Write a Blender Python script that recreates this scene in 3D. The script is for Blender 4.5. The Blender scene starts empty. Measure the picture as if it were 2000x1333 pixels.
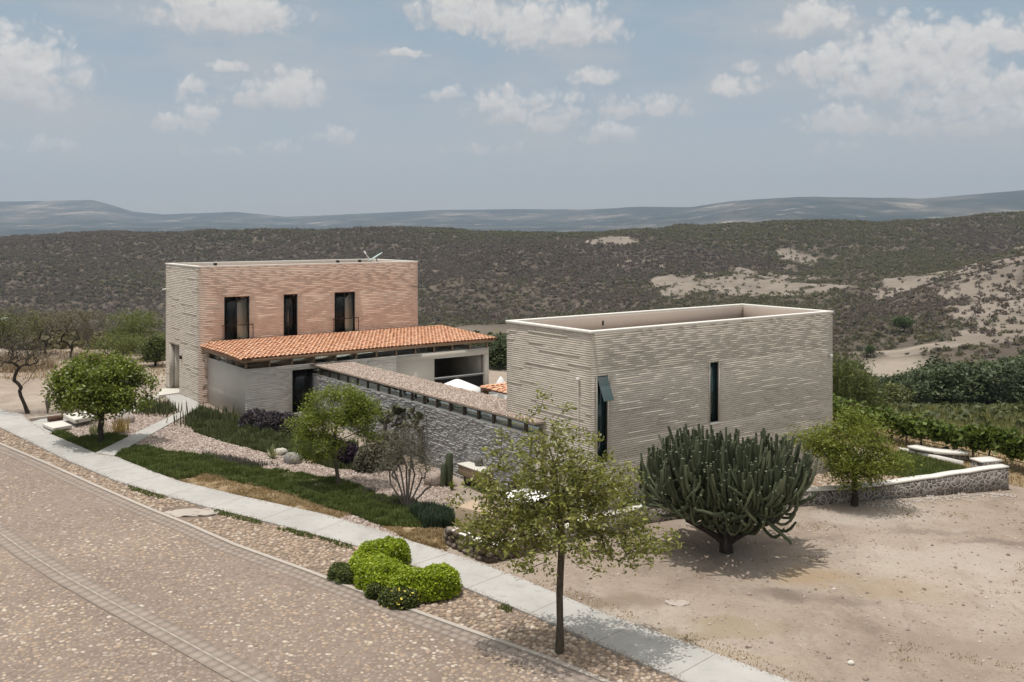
import bpy, bmesh, math, random
import numpy as np
from mathutils import Vector
R = math.radians
rng = np.random.default_rng(7); random.seed(7)
scene = bpy.context.scene
COL = scene.collection

# ------------------------------------------------------------------ camera, world, sun, exposure
CAM_H, FPX, HORIZON, TH = 9.5, 1890.0, 445.0, R(36.5)
cam = bpy.data.cameras.new("camera"); camo = bpy.data.objects.new("camera", cam); COL.objects.link(camo)
camo.location = (0, 0, CAM_H); camo.rotation_euler = (R(90), 0, 0)
cam.sensor_fit = 'HORIZONTAL'; cam.sensor_width = 36.0; cam.lens = 36.0*FPX/2000.0
cam.shift_y = -(666.5-HORIZON)/2000.0
cam.clip_start = .1; cam.clip_end = 60000
scene.camera = camo
scene.view_settings.view_transform = 'Standard'; scene.view_settings.look = 'None'
scene.view_settings.exposure = 0.0; scene.view_settings.gamma = 1.0
scene.cycles.use_denoising = True
scene.cycles.volume_bounces = 0; scene.cycles.max_bounces = 6; scene.cycles.transparent_max_bounces = 12

SUN = Vector((-.18, -.07, 1.0)).normalized()
el = math.asin(SUN.z); az = math.atan2(SUN.x, SUN.y)
sl = bpy.data.lights.new("sun", 'SUN'); sl.energy = 3.2; sl.angle = R(.5); sl.color = (1, .965, .91)
so = bpy.data.objects.new("sun", sl); COL.objects.link(so); so.location = (-20, -10, 80)
so.rotation_euler = SUN.to_track_quat('Z', 'Y').to_euler()

world = bpy.data.worlds.new("World"); scene.world = world; world.use_nodes = True

class NT:
    """small helper round a node tree"""
    def __init__(s, nt): s.nt = nt; nt.nodes.clear()
    def n(s, typ, ins=None, **kw):
        nd = s.nt.nodes.new(typ)
        for k, v in kw.items(): setattr(nd, k, v)
        for k, v in (ins or {}).items():
            sock = nd.inputs[k]
            if isinstance(v, bpy.types.NodeSocket): s.nt.links.new(v, sock)
            elif isinstance(v, (tuple, list)) and len(v) == 3 and sock.type == 'RGBA': sock.default_value = (*v, 1)
            else: sock.default_value = v
        return nd
    def math(s, op, a, b=0.0, clamp=False):
        return s.n('ShaderNodeMath', {0: a, 1: b}, operation=op, use_clamp=clamp).outputs[0]
    def mix(s, f, a, b, mode='MIX'):
        nd = s.n('ShaderNodeMix', {0: f, 6: a, 7: b}, data_type='RGBA', blend_type=mode); return nd.outputs[2]
    def ramp(s, f, stops, interp='LINEAR'):
        nd = s.n('ShaderNodeValToRGB', {0: f}); cr = nd.color_ramp; cr.interpolation = interp
        while len(cr.elements) < len(stops): cr.elements.new(.5)
        for e, (p, c) in zip(cr.elements, stops):
            e.position = p; e.color = (*c, 1) if len(c) == 3 else c
        return nd.outputs[0]
    def noise(s, vec, scale, detail=4, rough=.55, out=0, dist=0.0):
        return s.n('ShaderNodeTexNoise', {'Vector': vec, 'Scale': scale, 'Detail': detail, 'Roughness': rough, 'Distortion': dist}).outputs[out]
    def smooth(s, x, a, b):
        return s.n('ShaderNodeMapRange', {0: x, 1: a, 2: b, 3: 0.0, 4: 1.0}, interpolation_type='SMOOTHSTEP').outputs[0]

# the clouds stand at fixed compass directions of the sky
CLOUDS = [(425,18,155,44,1.),(905,18,95,46,1.),(1060,42,150,50,1.),(30,130,120,72,1.),(120,150,55,26,.8),
 (392,168,38,22,.85),(565,172,66,38,.95),(480,186,110,22,.6),(345,246,52,22,.75),(402,222,40,16,.6),(446,130,28,12,.8),
 (660,266,40,20,.6),(785,106,48,9,.6),(872,180,34,14,.75),(985,192,78,24,.85),(1078,236,52,26,.8),(1010,226,60,16,.6),
 (1157,150,62,18,.85),(1246,206,108,26,.75),(1445,166,48,22,.9),(1457,129,30,14,.8),(1600,32,95,34,.9),(1800,92,150,62,1.),
 (1580,124,58,22,.8),(1700,112,130,36,.85),(1950,72,80,44,.95),(1740,150,72,34,.9),(1905,168,150,44,.95),(1842,190,50,28,.8),
 (1640,236,74,34,.75),(1622,182,48,15,.7),(1790,246,52,18,.7),(1965,236,90,28,.75),(410,292,46,13,.5),(540,290,44,12,.42),
 (1180,262,60,24,.75),(1690,150,120,40,.4),(1880,230,110,34,.45),(1050,205,110,30,.4),(930,288,80,14,.4),(1620,292,40,14,.45),(70,282,70,16,.4)]
def build_world():
    t = NT(world.node_tree)
    sky = t.n('ShaderNodeTexSky', sky_type='NISHITA', sun_disc=False, sun_elevation=el, sun_rotation=az, altitude=1900.0,
              air_density=1.0, dust_density=3.0, ozone_density=1.0)
    d = t.n('ShaderNodeTexCoord').outputs['Generated']
    s = t.n('ShaderNodeSeparateXYZ', {0: d})
    azn = t.math('ARCTAN2', s.outputs[0], s.outputs[1]); eln = t.math('ARCSINE', s.outputs[2])
    warp = t.noise(d, 26.0, 5, .6, out=1)
    wv = t.n('ShaderNodeVectorMath', {0: warp, 1: (.5, .5, .5)}, operation='SUBTRACT').outputs[0]
    wv = t.n('ShaderNodeVectorMath', {0: wv, 1: (.034, .020, 0)}, operation='MULTIPLY').outputs[0]
    p = t.n('ShaderNodeCombineXYZ', {0: azn, 1: eln, 2: 0.0}).outputs[0]
    p = t.n('ShaderNodeVectorMath', {0: p, 1: wv}, operation='ADD').outputs[0]
    acc = None; lit = None
    for (px, y, rx, ry, w) in CLOUDS:
        X, Z = (px-1000)/FPX, (HORIZON-y)/FPX
        ca = math.atan(X); ce = math.atan(Z*math.cos(ca))
        q = t.n('ShaderNodeVectorMath', {0: p, 1: (ca, ce-ry*.35/FPX, 0)}, operation='SUBTRACT').outputs[0]
        # flat base: everything below the centre counts double
        sy = t.n('ShaderNodeSeparateXYZ', {0: q})
        neg = t.math('MINIMUM', sy.outputs[1], 0.0)
        yy = t.math('MULTIPLY_ADD', neg, 1.0); yy.node.inputs[2].default_value = 0
        t.nt.links.new(sy.outputs[1], yy.node.inputs[2])
        a = t.math('MULTIPLY', sy.outputs[0], FPX/rx*.93); b = t.math('MULTIPLY', yy, FPX/ry*.75)
        r2 = t.math('ADD', t.math('MULTIPLY', a, a), t.math('MULTIPLY', b, b))
        m = t.math('MULTIPLY', t.math('SUBTRACT', 1.0, r2, ), w)
        mp = t.math('MAXIMUM', t.math('ADD', m, .35), 0.0); yn = t.math('MULTIPLY', mp, t.math('MULTIPLY', sy.outputs[1], FPX/ry))
        num = yn if acc is None else t.math('ADD', num, yn); den = mp if acc is None else t.math('ADD', den, mp)
        acc = m if acc is None else t.math('SMOOTH_MAX', acc, m)
        if acc.node.operation == 'SMOOTH_MAX': acc.node.inputs[2].default_value = .25
    f1 = t.math('ADD', t.math('MULTIPLY', t.noise(p, 16.0, 6, .6), .55), t.math('MULTIPLY', t.noise(p, 52.0, 8, .66), .45))
    def puff(q, s_): return t.n('ShaderNodeTexVoronoi', {'Vector': q, 'Scale': s_}, feature='F1', voronoi_dimensions='2D').outputs['Distance']
    pf = t.math('ADD', t.math('MULTIPLY', puff(p, 46.0), .65), t.math('MULTIPLY', puff(p, 120.0), .45))
    body = t.math('ADD', acc, t.math('ADD', t.math('MULTIPLY', t.math('SUBTRACT', f1, .5), 2.6), t.math('MULTIPLY', t.math('SUBTRACT', .62, pf), 1.5)))
    mask = t.smooth(body, .0, 1.05)
    mask = t.math('MULTIPLY', mask, t.smooth(eln, .0, .14))
    # high thin veil
    veil = t.math('MULTIPLY', t.smooth(t.noise(t.n('ShaderNodeVectorMath', {0: p, 1: (1, 3.2, 1)}, operation='MULTIPLY').outputs[0], 5.0, 6, .6), .36, .70), .55)
    p2 = t.n('ShaderNodeVectorMath', {0: p, 1: (.002, .007, 0)}, operation='ADD').outputs[0]
    f2 = t.math('ADD', t.math('MULTIPLY', t.noise(p2, 16.0, 6, .6), .55), t.math('MULTIPLY', t.noise(p2, 52.0, 8, .66), .45))
    yrel = t.math('DIVIDE', num, t.math('MAXIMUM', den, .02))
    relief = t.math('ADD', t.math('ADD', .46, t.math('MULTIPLY', yrel, .38)), t.math('MULTIPLY', t.math('SUBTRACT', f1, f2), 2.6), True)
    cc = t.mix(relief, (3.55, 3.45, 3.42), (5.4, 5.2, 4.95))
    hz = t.smooth(eln, -.02, .22)
    base = t.mix(hz, (3.55, 3.38, 3.25), (2.2, 2.72, 3.0))
    skyc = t.mix(.8, sky.outputs[0], base)
    skyc = t.mix(veil, skyc, (3.75, 3.62, 3.52))
    skyc = t.mix(t.smooth(eln, .35, .95), skyc, (7.8, 7.6, 7.3))
    out = t.mix(t.math('MULTIPLY', mask, .9), skyc, cc)
    bg = t.n('ShaderNodeBackground', {0: out, 1: .15})
    t.n('ShaderNodeOutputWorld', {0: bg.outputs[0]})
build_world()

# ------------------------------------------------------------------ ground frame: u, v run along the houses
CT, ST = math.cos(TH), math.sin(TH)
U = np.array([CT, ST]); V = np.array([-ST, CT])
A0 = np.array([(388.5-1000)/FPX, 1.0])*(CAM_H*FPX/(789-HORIZON))
K = .029
def xy(u, v): return A0+u*U+v*V
def uv(x, y): d = np.array([x, y])-A0; return float(d@U), float(d@V)
def zg(x, y):
    v = (np.asarray(x)-A0[0])*V[0]+(np.asarray(y)-A0[1])*V[1]
    return K*np.clip(v, -70, 0)
def g(px, py):
    """the spot of ground seen at this pixel of the photograph"""
    z = 0.0
    for _ in range(30):
        t = (CAM_H-z)*FPX/(py-HORIZON); x = (px-1000)/FPX*t; z = float(zg(x, t))
    return np.array([x, t, z])

# ------------------------------------------------------------------ mesh helpers
class MB:
    def __init__(s): s.v = []; s.f = []; s.n = 0
    def add(s, v, f):
        v = np.asarray(v, float).reshape(-1, 3); f = np.asarray(f, int)
        s.v.append(v); s.f.append(f+s.n); s.n += len(v); return s
    def box(s, x0, x1, y0, y1, z0, z1):
        v = [(x, y, z) for z in (z0, z1) for y in (y0, y1) for x in (x0, x1)]
        return s.add(v, [(0,2,3,1),(4,5,7,6),(0,1,5,4),(2,6,7,3),(0,4,6,2),(1,3,7,5)])
    def obox(s, c, ax, L, W, z0, z1):
        """box about c=(x,y), long axis ax (unit 2-vector)"""
        ax = np.asarray(ax, float); bx = np.array([-ax[1], ax[0]]); c = np.asarray(c, float)[:2]
        q = [c+a*ax*L/2+b*bx*W/2 for b in (-1, 1) for a in (-1, 1)]
        v = [(*p, z) for z in (z0, z1) for p in q]
        return s.add(v, [(0,2,3,1),(4,5,7,6),(0,1,5,4),(2,6,7,3),(0,4,6,2),(1,3,7,5)])
    def tube(s, pts, rad, n=8, cap=True, ribs=0.0):
        pts = np.asarray(pts, float); m = len(pts); rad = np.broadcast_to(np.asarray(rad, float), (m,))
        tan = np.gradient(pts, axis=0); tan /= np.linalg.norm(tan, axis=1)[:, None]+1e-9
        ref = np.array([0, 0, 1.0]) if abs(tan[0, 2]) < .9 else np.array([1.0, 0, 0])
        a = np.cross(tan, ref); a /= np.linalg.norm(a, axis=1)[:, None]+1e-9
        for i in range(1, m):
            a[i] = a[i-1]-tan[i]*(a[i-1]@tan[i]); a[i] /= np.linalg.norm(a[i])+1e-9
        b = np.cross(tan, a)
        th = np.arange(n)*2*np.pi/n
        rr = np.ones(n); 
        if ribs: rr[1::2] = 1-ribs
        ring = pts[:, None]+rad[:, None, None]*rr[None, :, None]*(np.cos(th)[None, :, None]*a[:, None]+np.sin(th)[None, :, None]*b[:, None])
        v = ring.reshape(-1, 3); f = []
        i0 = np.arange(m-1)[:, None]*n; j = np.arange(n)[None]; j2 = (j+1) % n
        q = np.stack([i0+j, i0+j2, i0+n+j2, i0+n+j], -1).reshape(-1, 4)
        s.add(v, q)
        if cap:
            for k, e in ((0, pts[0]), (m-1, pts[-1])):
                tt = np.array([(r, (r+1) % n, n, n) for r in range(n)])
                s.add(np.vstack([ring[k], e[None]+tan[k]*(rad[k]*.4 if k else -rad[k]*.1)]), tt)
        return s
    def lathe(s, prof, n=16, c=(0, 0, 0)):
        prof = np.asarray(prof, float); th = np.arange(n)*2*np.pi/n; m = len(prof)
        v = np.stack([prof[:, None, 0]*np.cos(th), prof[:, None, 0]*np.sin(th), np.repeat(prof[:, 1:2], n, 1)], -1).reshape(-1, 3)+np.asarray(c)
        i0 = np.arange(m-1)[:, None]*n; j = np.arange(n)[None]; j2 = (j+1) % n
        return s.add(v, np.stack([i0+j, i0+j2, i0+n+j2, i0+n+j], -1).reshape(-1, 4))
    def arrays(s):
        return np.vstack(s.v), s.f
    def build(s, name, mat, parent=None, smooth=False, bevel=0):
        v = np.vstack(s.v)
        return mesh_obj(name, v, s.f, mat, parent, smooth, bevel)

def mesh_data(name, v, flist, mat, smooth=False):
    """v (N,3); flist: list of int arrays with 3 or 4 columns (a quad with a repeated last index is a triangle)"""
    me = bpy.data.meshes.new(name)
    loops = []; starts = []; tot = []; n = 0
    for f in flist:
        f = np.asarray(f)
        if f.shape[1] == 4:
            tri = f[:, 2] == f[:, 3]
            parts = [f[~tri], f[tri][:, :3]] if tri.any() else [f]
        else: parts = [f]
        for p in parts:
            if not len(p): continue
            k = p.shape[1]
            loops.append(p.ravel()); starts.append(n+np.arange(len(p))*k); tot.append(np.full(len(p), k)); n += p.size
    loops = np.concatenate(loops); starts = np.concatenate(starts); tot = np.concatenate(tot)
    me.vertices.add(len(v)); me.vertices.foreach_set('co', np.ascontiguousarray(v, np.float32).ravel())
    me.loops.add(len(loops)); me.loops.foreach_set('vertex_index', loops.astype(np.int32))
    me.polygons.add(len(starts)); me.polygons.foreach_set('loop_start', starts.astype(np.int32))
    if smooth: me.polygons.foreach_set('use_smooth', np.ones(len(starts), bool))
    me.update(calc_edges=True); me.validate()
    if mat: me.materials.append(mat)
    return me
def link(name, me, parent=None):
    o = bpy.data.objects.new(name, me); COL.objects.link(o)
    if parent is not None: o.parent = parent
    return o
def mesh_obj(name, v, flist, mat, parent=None, smooth=False, bevel=0):
    if smooth == 'n': smooth = False
    o = link(name, mesh_data(name, v, flist, mat, smooth), parent)
    if bevel:
        b = o.modifiers.new("bevel", 'BEVEL'); b.width = bevel; b.segments = 2; b.limit_method = 'ANGLE'
    return o
def thing(name, label, cat, loc=(0, 0, 0), rz=0.0, group=None):
    o = link(name, None); o.location = loc; o.rotation_euler = (0, 0, rz); o.empty_display_size = .2
    return tag(o, label, cat, group)
def tag(o, label, cat, group=None):
    o['label'] = label; o['category'] = cat
    if group: o['group'] = group
    return o
def struct(o, kind='structure', label=None):
    o['kind'] = kind
    if label: o['label'] = label
    return o
def copy_tree(o, parent=None):
    c = o.copy(); COL.objects.link(c)
    if parent is not None: c.parent = parent
    for ch in [x for x in COL.objects if x.parent == o]: copy_tree(ch, c)
    return c

# ------------------------------------------------------------------ materials
def M(name, build):
    m = bpy.data.materials.new(name); m.use_nodes = True; t = NT(m.node_tree)
    sh = build(t); t.n('ShaderNodeOutputMaterial', {0: sh}); return m
def pbsdf(t, col, rough=.8, bump=None, bs=.3, bd=.02, spec=.3, metal=0.0, **kw):
    ins = {'Base Color': col, 'Roughness': rough, 'Specular IOR Level': spec, 'Metallic': metal}; ins.update(kw)
    if bump is not None:
        ins['Normal'] = t.n('ShaderNodeBump', {'Height': bump, 'Strength': bs, 'Distance': bd}).outputs[0]
    return t.n('ShaderNodeBsdfPrincipled', ins).outputs[0]
def obc(t): return t.n('ShaderNodeTexCoord').outputs['Object']
def pos(t): return t.n('ShaderNodeNewGeometry').outputs['Position']
def isl(t): return t.n('ShaderNodeNewGeometry').outputs['Random Per Island']
def scl(t, v, s): return t.n('ShaderNodeVectorMath', {0: v, 1: s}, operation='MULTIPLY').outputs[0]

def plain(name, c, rough=.6, var=.18, sc=3.0, metal=0.0, spec=.35, bump=.15):
    def b(t):
        p = pos(t); n = t.noise(p, sc, 6, .6); n2 = t.noise(p, sc*14, 3)
        k = t.math('ADD', 1-var*.75, t.math('MULTIPLY', t.math('ADD', n, t.math('MULTIPLY', n2, .5)), var))
        col = t.mix(1.0, c, t.n('ShaderNodeCombineColor', {0: k, 1: k, 2: k}).outputs[0], 'MULTIPLY')
        return pbsdf(t, col, rough, n2, bump, .01, spec, metal)
    return M(name, b)
def brick(name, ca, cb, cc):
    def b(t):
        p = pos(t); r = isl(t)
        n = t.noise(p, .55, 5, .6); fine = t.noise(p, 26, 4, .6); m = t.noise(scl(t, p, (3, 3, 9)), 1.0, 4, .6)
        c = t.ramp(r, [(0, ca), (.45, cb), (.80, cb), (.90, cc), (1, (cc[0]*1.10, cc[1]*1.10, cc[2]*1.10))])
        c = t.mix(t.math('MULTIPLY', t.smooth(n, .40, .75), .25), c, (ca[0]*.85, ca[1]*.85, ca[2]*.85))
        c = t.mix(t.math('MULTIPLY', t.smooth(m, .5, .75), .25), c, (cc[0]*1.1, cc[1]*1.1, cc[2]*1.1))
        return pbsdf(t, c, .9, fine, .3, .01, .15)
    return M(name, b)
def leafm(name, c1, c2, c3=None, trans=.3, rough=.5, spec=.3):
    def b(t):
        r = isl(t); n = t.noise(pos(t), 1.6, 4, .65)
        stops = [(0, c1), (.65, c2)] + ([(1, c3)] if c3 else [])
        c = t.ramp(t.math('ADD', t.math('MULTIPLY', r, .75), t.math('MULTIPLY', t.math('SUBTRACT', n, .32), .75)), stops)
        s = pbsdf(t, c, rough, spec=spec)
        tr = t.n('ShaderNodeBsdfTranslucent', {0: t.mix(.35, c, (c2[0]*1.6, c2[1]*1.6, c2[2]*.9))}).outputs[0]
        return t.n('ShaderNodeMixShader', {0: trans, 1: s, 2: tr}).outputs[0]
    return M(name, b)
def barkm(name, c1, c2):
    def b(t):
        p = pos(t); n = t.noise(scl(t, p, (1, 1, .3)), 22, 5, .65)
        return pbsdf(t, t.ramp(n, [(.3, c1), (.7, c2)]), .9, n, .6, .03, .15)
    return M(name, b)
def glassm(name, tint, refl=.10):
    def b(t):
        fr = t.n('ShaderNodeFresnel', {0: 1.45}).outputs[0]
        gl = t.n('ShaderNodeBsdfGlossy', {0: (.9, .95, .95), 'Roughness': .02}).outputs[0]
        tr = t.n('ShaderNodeBsdfTransparent', {0: tint}).outputs[0]
        return t.n('ShaderNodeMixShader', {0: t.math('ADD', fr, refl, True), 1: tr, 2: gl}).outputs[0]
    return M(name, b)

mt = {}
mt['brick_grey'] = brick('weathered grey brick', (.52, .465, .395), (.54, .485, .412), (.555, .50, .43))
mt['brick_pink'] = brick('pink tinted brick', (.575, .43, .345), (.60, .455, .368), (.62, .48, .395))  # base colour tinted pinker than the side wall's brick
mt['brick_white'] = brick('limewashed brick', (.56, .53, .48), (.61, .58, .53), (.65, .62, .57))
mt['mortar'] = plain('mortar', (.565, .508, .432), .95)
mt['plaster'] = plain('cream plaster', (.60, .55, .47), .9, .14, 1.2)
mt['coping'] = plain('pale cement coping', (.70, .66, .60), .85, .15, 2)
mt['deck'] = plain('parapet render', (.37, .30, .25), .9, .25, 1.0)
mt['concrete'] = None
mt['dark'] = plain('dark bronze metal', (.020, .018, .016), .45, .2, 3, .3, .4)
mt['black'] = plain('near black fill', (.012, .011, .010), .7)
mt['interior'] = plain('dim interior paint', (.16, .15, .135), .9)
mt['wood'] = plain('dark timber', (.10, .075, .055), .8, .35, 4)
mt['woodlight'] = plain('weathered timber', (.30, .21, .14), .8, .35, 4)
mt['green_glass'] = plain('dark green glazed sash', (.018, .038, .036), .12, .3, 1.0, 0, .6, 0)
mt['sash'] = plain('green grey open sash', (.085, .125, .12), .15, .2, 1, 0, .6, 0)
mt['glass'] = glassm('window glass', (.90, .90, .88), -.015)
mt['clear'] = glassm('clerestory glass', (.8, .84, .82), .38)
mt['curtain'] = plain('grey linen curtain', (.72, .64, .56), .95, .25, 5)
mt['white'] = plain('white canvas', (.82, .81, .78), .85, .06)
mt['whitemetal'] = plain('white painted metal', (.75, .76, .74), .4, .08)
mt['dish'] = plain('grey dish metal', (.42, .52, .50), .4, .15)
mt['slab'] = plain('cream stone slab', (.60, .565, .50), .9, .12, 4)
mt['bark'] = barkm('brown bark', (.05, .04, .03), (.13, .105, .08))
mt['bark_grey'] = barkm('grey bark', (.11, .095, .08), (.25, .215, .18))
mt['bark_dark'] = barkm('dark bark', (.025, .020, .016), (.075, .06, .05))
mt['citrus'] = leafm('glossy citrus leaf', (0.065, 0.095, 0.01), (0.165, 0.205, 0.024), (0.33, 0.34, 0.06), .28, .38, .5)
mt['feather'] = leafm('fine feathery leaf', (0.07, 0.095, 0.012), (0.185, 0.225, 0.028), (0.31, 0.33, 0.06), .3)
mt['front'] = leafm('olive green leaf', (0.09, 0.105, 0.02), (0.215, 0.225, 0.046), (0.4, 0.38, 0.1), .3, .42, .4)
mt['mesq'] = leafm('mesquite leaf', (0.085, 0.095, 0.032), (0.165, 0.175, 0.058), (0.25, 0.25, 0.09), .25)
mt['hedge'] = leafm('lime hedge leaf', (0.11, 0.155, 0.01), (0.3, 0.38, 0.018), (0.52, 0.58, 0.05), .3, .4, .4)
mt['hedge_dark'] = leafm('dark hedge leaf', (0.045, 0.062, 0.018), (0.095, 0.12, 0.03), (0.18, 0.19, 0.05), .25)
mt['flower'] = plain('yellow petals', (.75, .62, .10), .7)
mt['bushr'] = leafm('yellow green leaf', (0.075, 0.1, 0.014), (0.195, 0.225, 0.034), (0.33, 0.345, 0.06), .3)
mt['wisp'] = leafm('grey green leaf', (0.085, 0.085, 0.055), (0.165, 0.155, 0.1), (0.25, 0.23, 0.155), .25)
mt['purple'] = leafm('purple leaf', (0.03, 0.023, 0.028), (0.07, 0.056, 0.063), (0.13, 0.11, 0.12), .2)
mt['lav'] = leafm('grey purple herb', (0.07, 0.066, 0.055), (0.11, 0.1, 0.085), (0.16, 0.14, 0.13), .2)
mt['grass'] = leafm('lawn blade', (0.06, 0.085, 0.02), (0.115, 0.145, 0.036), (0.2, 0.215, 0.065), .25, .6)
mt['drygrass'] = leafm('dry grass blade', (.22, .15, .075), (.36, .26, .14), (.46, .36, .20), .25, .8)
mt['cover'] = leafm('ground cover leaf', (0.055, 0.07, 0.028), (0.11, 0.128, 0.048), (0.19, 0.195, 0.085), .25)
mt['snake'] = leafm('sword leaf', (0.06, 0.07, 0.03), (0.12, 0.135, 0.06), (0.21, 0.215, 0.11), .15, .45, .4)
mt['agave'] = leafm('pale agave leaf', (.20, .22, .10), (.36, .36, .20), (.55, .52, .34), .15)
mt['straw'] = leafm('straw yellow leaf', (.30, .22, .08), (.45, .34, .14), (.55, .46, .24), .2)
mt['cactus'] = leafm('cactus skin', (0.036, 0.046, 0.023), (0.08, 0.094, 0.05), (0.17, 0.18, 0.105), 0.0, .55, .3)
mt['nopal'] = leafm('nopal pad', (0.05, 0.055, 0.03), (0.095, 0.098, 0.055), (0.17, 0.165, 0.1), 0.0, .55)
mt['vine'] = leafm('vine leaf', (0.045, 0.07, 0.012), (0.115, 0.155, 0.026), (0.21, 0.25, 0.05), .3)
mt['valley'] = leafm('valley tree leaf', (0.032, 0.046, 0.018), (0.068, 0.088, 0.034), (0.115, 0.135, 0.055), .15)
mt['reed'] = leafm('tall reed leaf', (.06, .08, .018), (.13, .15, .04), (.24, .24, .09), .25)

def stone_mat(name, c1, c2, c3, mort, scale, w=.06, bd=.05, squash=1.0):
    def b(t):
        p = pos(t)
        pw = t.n('ShaderNodeVectorMath', {0: p, 1: scl(t, t.n('ShaderNodeVectorMath', {0: t.noise(p, 3.0, 3, .5, 1), 1: (.5, .5, .5)}, operation='SUBTRACT').outputs[0], (.12, .12, .12))}, operation='ADD').outputs[0]
        pw = scl(t, pw, (1, 1, squash))
        e = t.n('ShaderNodeTexVoronoi', {'Vector': pw, 'Scale': scale}, feature='DISTANCE_TO_EDGE').outputs[0]
        cell = t.n('ShaderNodeTexVoronoi', {'Vector': pw, 'Scale': scale}).outputs['Color']
        r = t.n('ShaderNodeSeparateXYZ', {0: cell}).outputs[0]
        n = t.noise(p, 9, 5, .65)
        c = t.ramp(r, [(0, c1), (.5, c2), (1, c3)])
        c = t.mix(t.math('MULTIPLY', t.math('SUBTRACT', n, .35), .9, True), c, (c1[0]*.6, c1[1]*.6, c1[2]*.6))
        m = t.smooth(e, w*.35, w)
        c = t.mix(m, mort, c)
        h = t.math('ADD', t.smooth(e, 0, .28), t.math('MULTIPLY', n, .35))
        return pbsdf(t, c, .9, h, .9, bd, .15)
    return M(name, b)
mt['fieldstone'] = stone_mat('dark fieldstone with pale mortar', (.13, .11, .10), (.185, .16, .145), (.26, .225, .20), (.36, .32, .28), 5.2, .12)
mt['redstone'] = stone_mat('brown rubble stone', (.09, .06, .045), (.16, .11, .085), (.30, .25, .20), (.05, .04, .033), 3.2, .05)

def ledgestone():
    def b(t):
        r = isl(t); p = pos(t); n = t.noise(p, 14, 5, .65)
        c = t.ramp(r, [(0, (.34, .325, .315)), (.5, (.43, .415, .40)), (.85, (.53, .515, .495)), (1, (.44, .385, .345))])
        c = t.mix(t.math('MULTIPLY', n, .25), c, (.16, .155, .155))
        return pbsdf(t, c, .85, n, .6, .03, .2)
    return M('grey split stone', b)
mt['ledge'] = ledgestone()
def tilem():
    def b(t):
        r = isl(t); p = pos(t); n = t.noise(p, 1.1, 4, .6); f = t.noise(p, 16, 4, .6)
        c = t.ramp(r, [(0, (.58, .30, .18)), (.4, (.63, .345, .212)), (.75, (.67, .39, .25)), (1, (.70, .45, .315))])
        c = t.mix(t.math('MULTIPLY', t.smooth(n, .45, .8), .4), c, (.66, .40, .25))
        return pbsdf(t, c, .85, f, .3, .01, .2)
    return M('terracotta tile', b)
mt['tile'] = tilem()
def cobm(name, stops, damp=(.25, .2, .16)):
    def b(t):
        r = isl(t); p = pos(t); n = t.noise(p, .35, 4, .6); f = t.noise(p, 40, 4, .6)
        c = t.ramp(r, stops)
        c = t.mix(t.math('MULTIPLY', t.smooth(n, .42, .72), .30), c, damp)
        c = t.mix(t.math('MULTIPLY', t.smooth(f, .45, .75), .35), c, (.10, .085, .07))
        return pbsdf(t, c, .85, f, .4, .01, .2)
    return M(name, b)
mt['cobble'] = cobm('river cobble', [(0, (.20, .152, .122)), (.3, (.275, .21, .168)), (.62, (.298, .236, .19)), (.93, (.335, .272, .222)), (1, (.38, .318, .266))], (.285, .22, .172))
mt['cobble_warm'] = cobm('ochre cobble', [(0, (.23, .17, .13)), (.35, (.34, .255, .185)), (.65, (.40, .295, .215)), (.88, (.45, .355, .275)), (1, (.58, .51, .42))], (.33, .24, .165))
mt['gravel'] = cobm('pink gravel', [(0, (.19, .145, .12)), (.35, (.34, .265, .225)), (.7, (.43, .345, .295)), (1, (.58, .51, .45))], (.36, .27, .23))
mt['gravel_top'] = cobm('roof gravel', [(0, (.20, .15, .12)), (.4, (.36, .275, .225)), (.75, (.45, .355, .295)), (1, (.62, .55, .48))], (.36, .27, .22))
mt['rock'] = plain('pale boulder', (.40, .345, .30), .9, .4, 3, bump=.6)

STAINS = [(1680, 1010, 3.2, 1.1, (.45, .39, .335), .7), (1870, 1090, 4.0, 1.6, (.44, .38, .325), .6), (1590, 1130, 1.5, .7, (.34, .245, .15), .75), (1740, 1150, 1.6, .9, (.33, .245, .155), .5), (1520, 1160, 1.1, .6, (.17, .135, .11), .8), (1660, 1175, .8, .35, (.18, .14, .115), .6), (1420, 1225, 1.6, .6, (.27, .215, .13), .6), (1190, 1170, 2.4, .7, (.20, .155, .11), .7), (1300, 1240, 2.0, .5, (.24, .19, .12), .55), (1800, 1040, 1.6, .35, (.19, .15, .125), .6), (1930, 1060, 1.8, .3, (.17, .135, .115), .6), (1560, 1060, 2.0, .3, (.20, .16, .13), .5), (1860, 1260, 3.0, 1.0, (.25, .195, .155), .6), (1450, 1290, 1.8, .6, (.33, .26, .175), .5), (60, 760, 5, 1.2, (.30, .235, .185), .5)]
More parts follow.
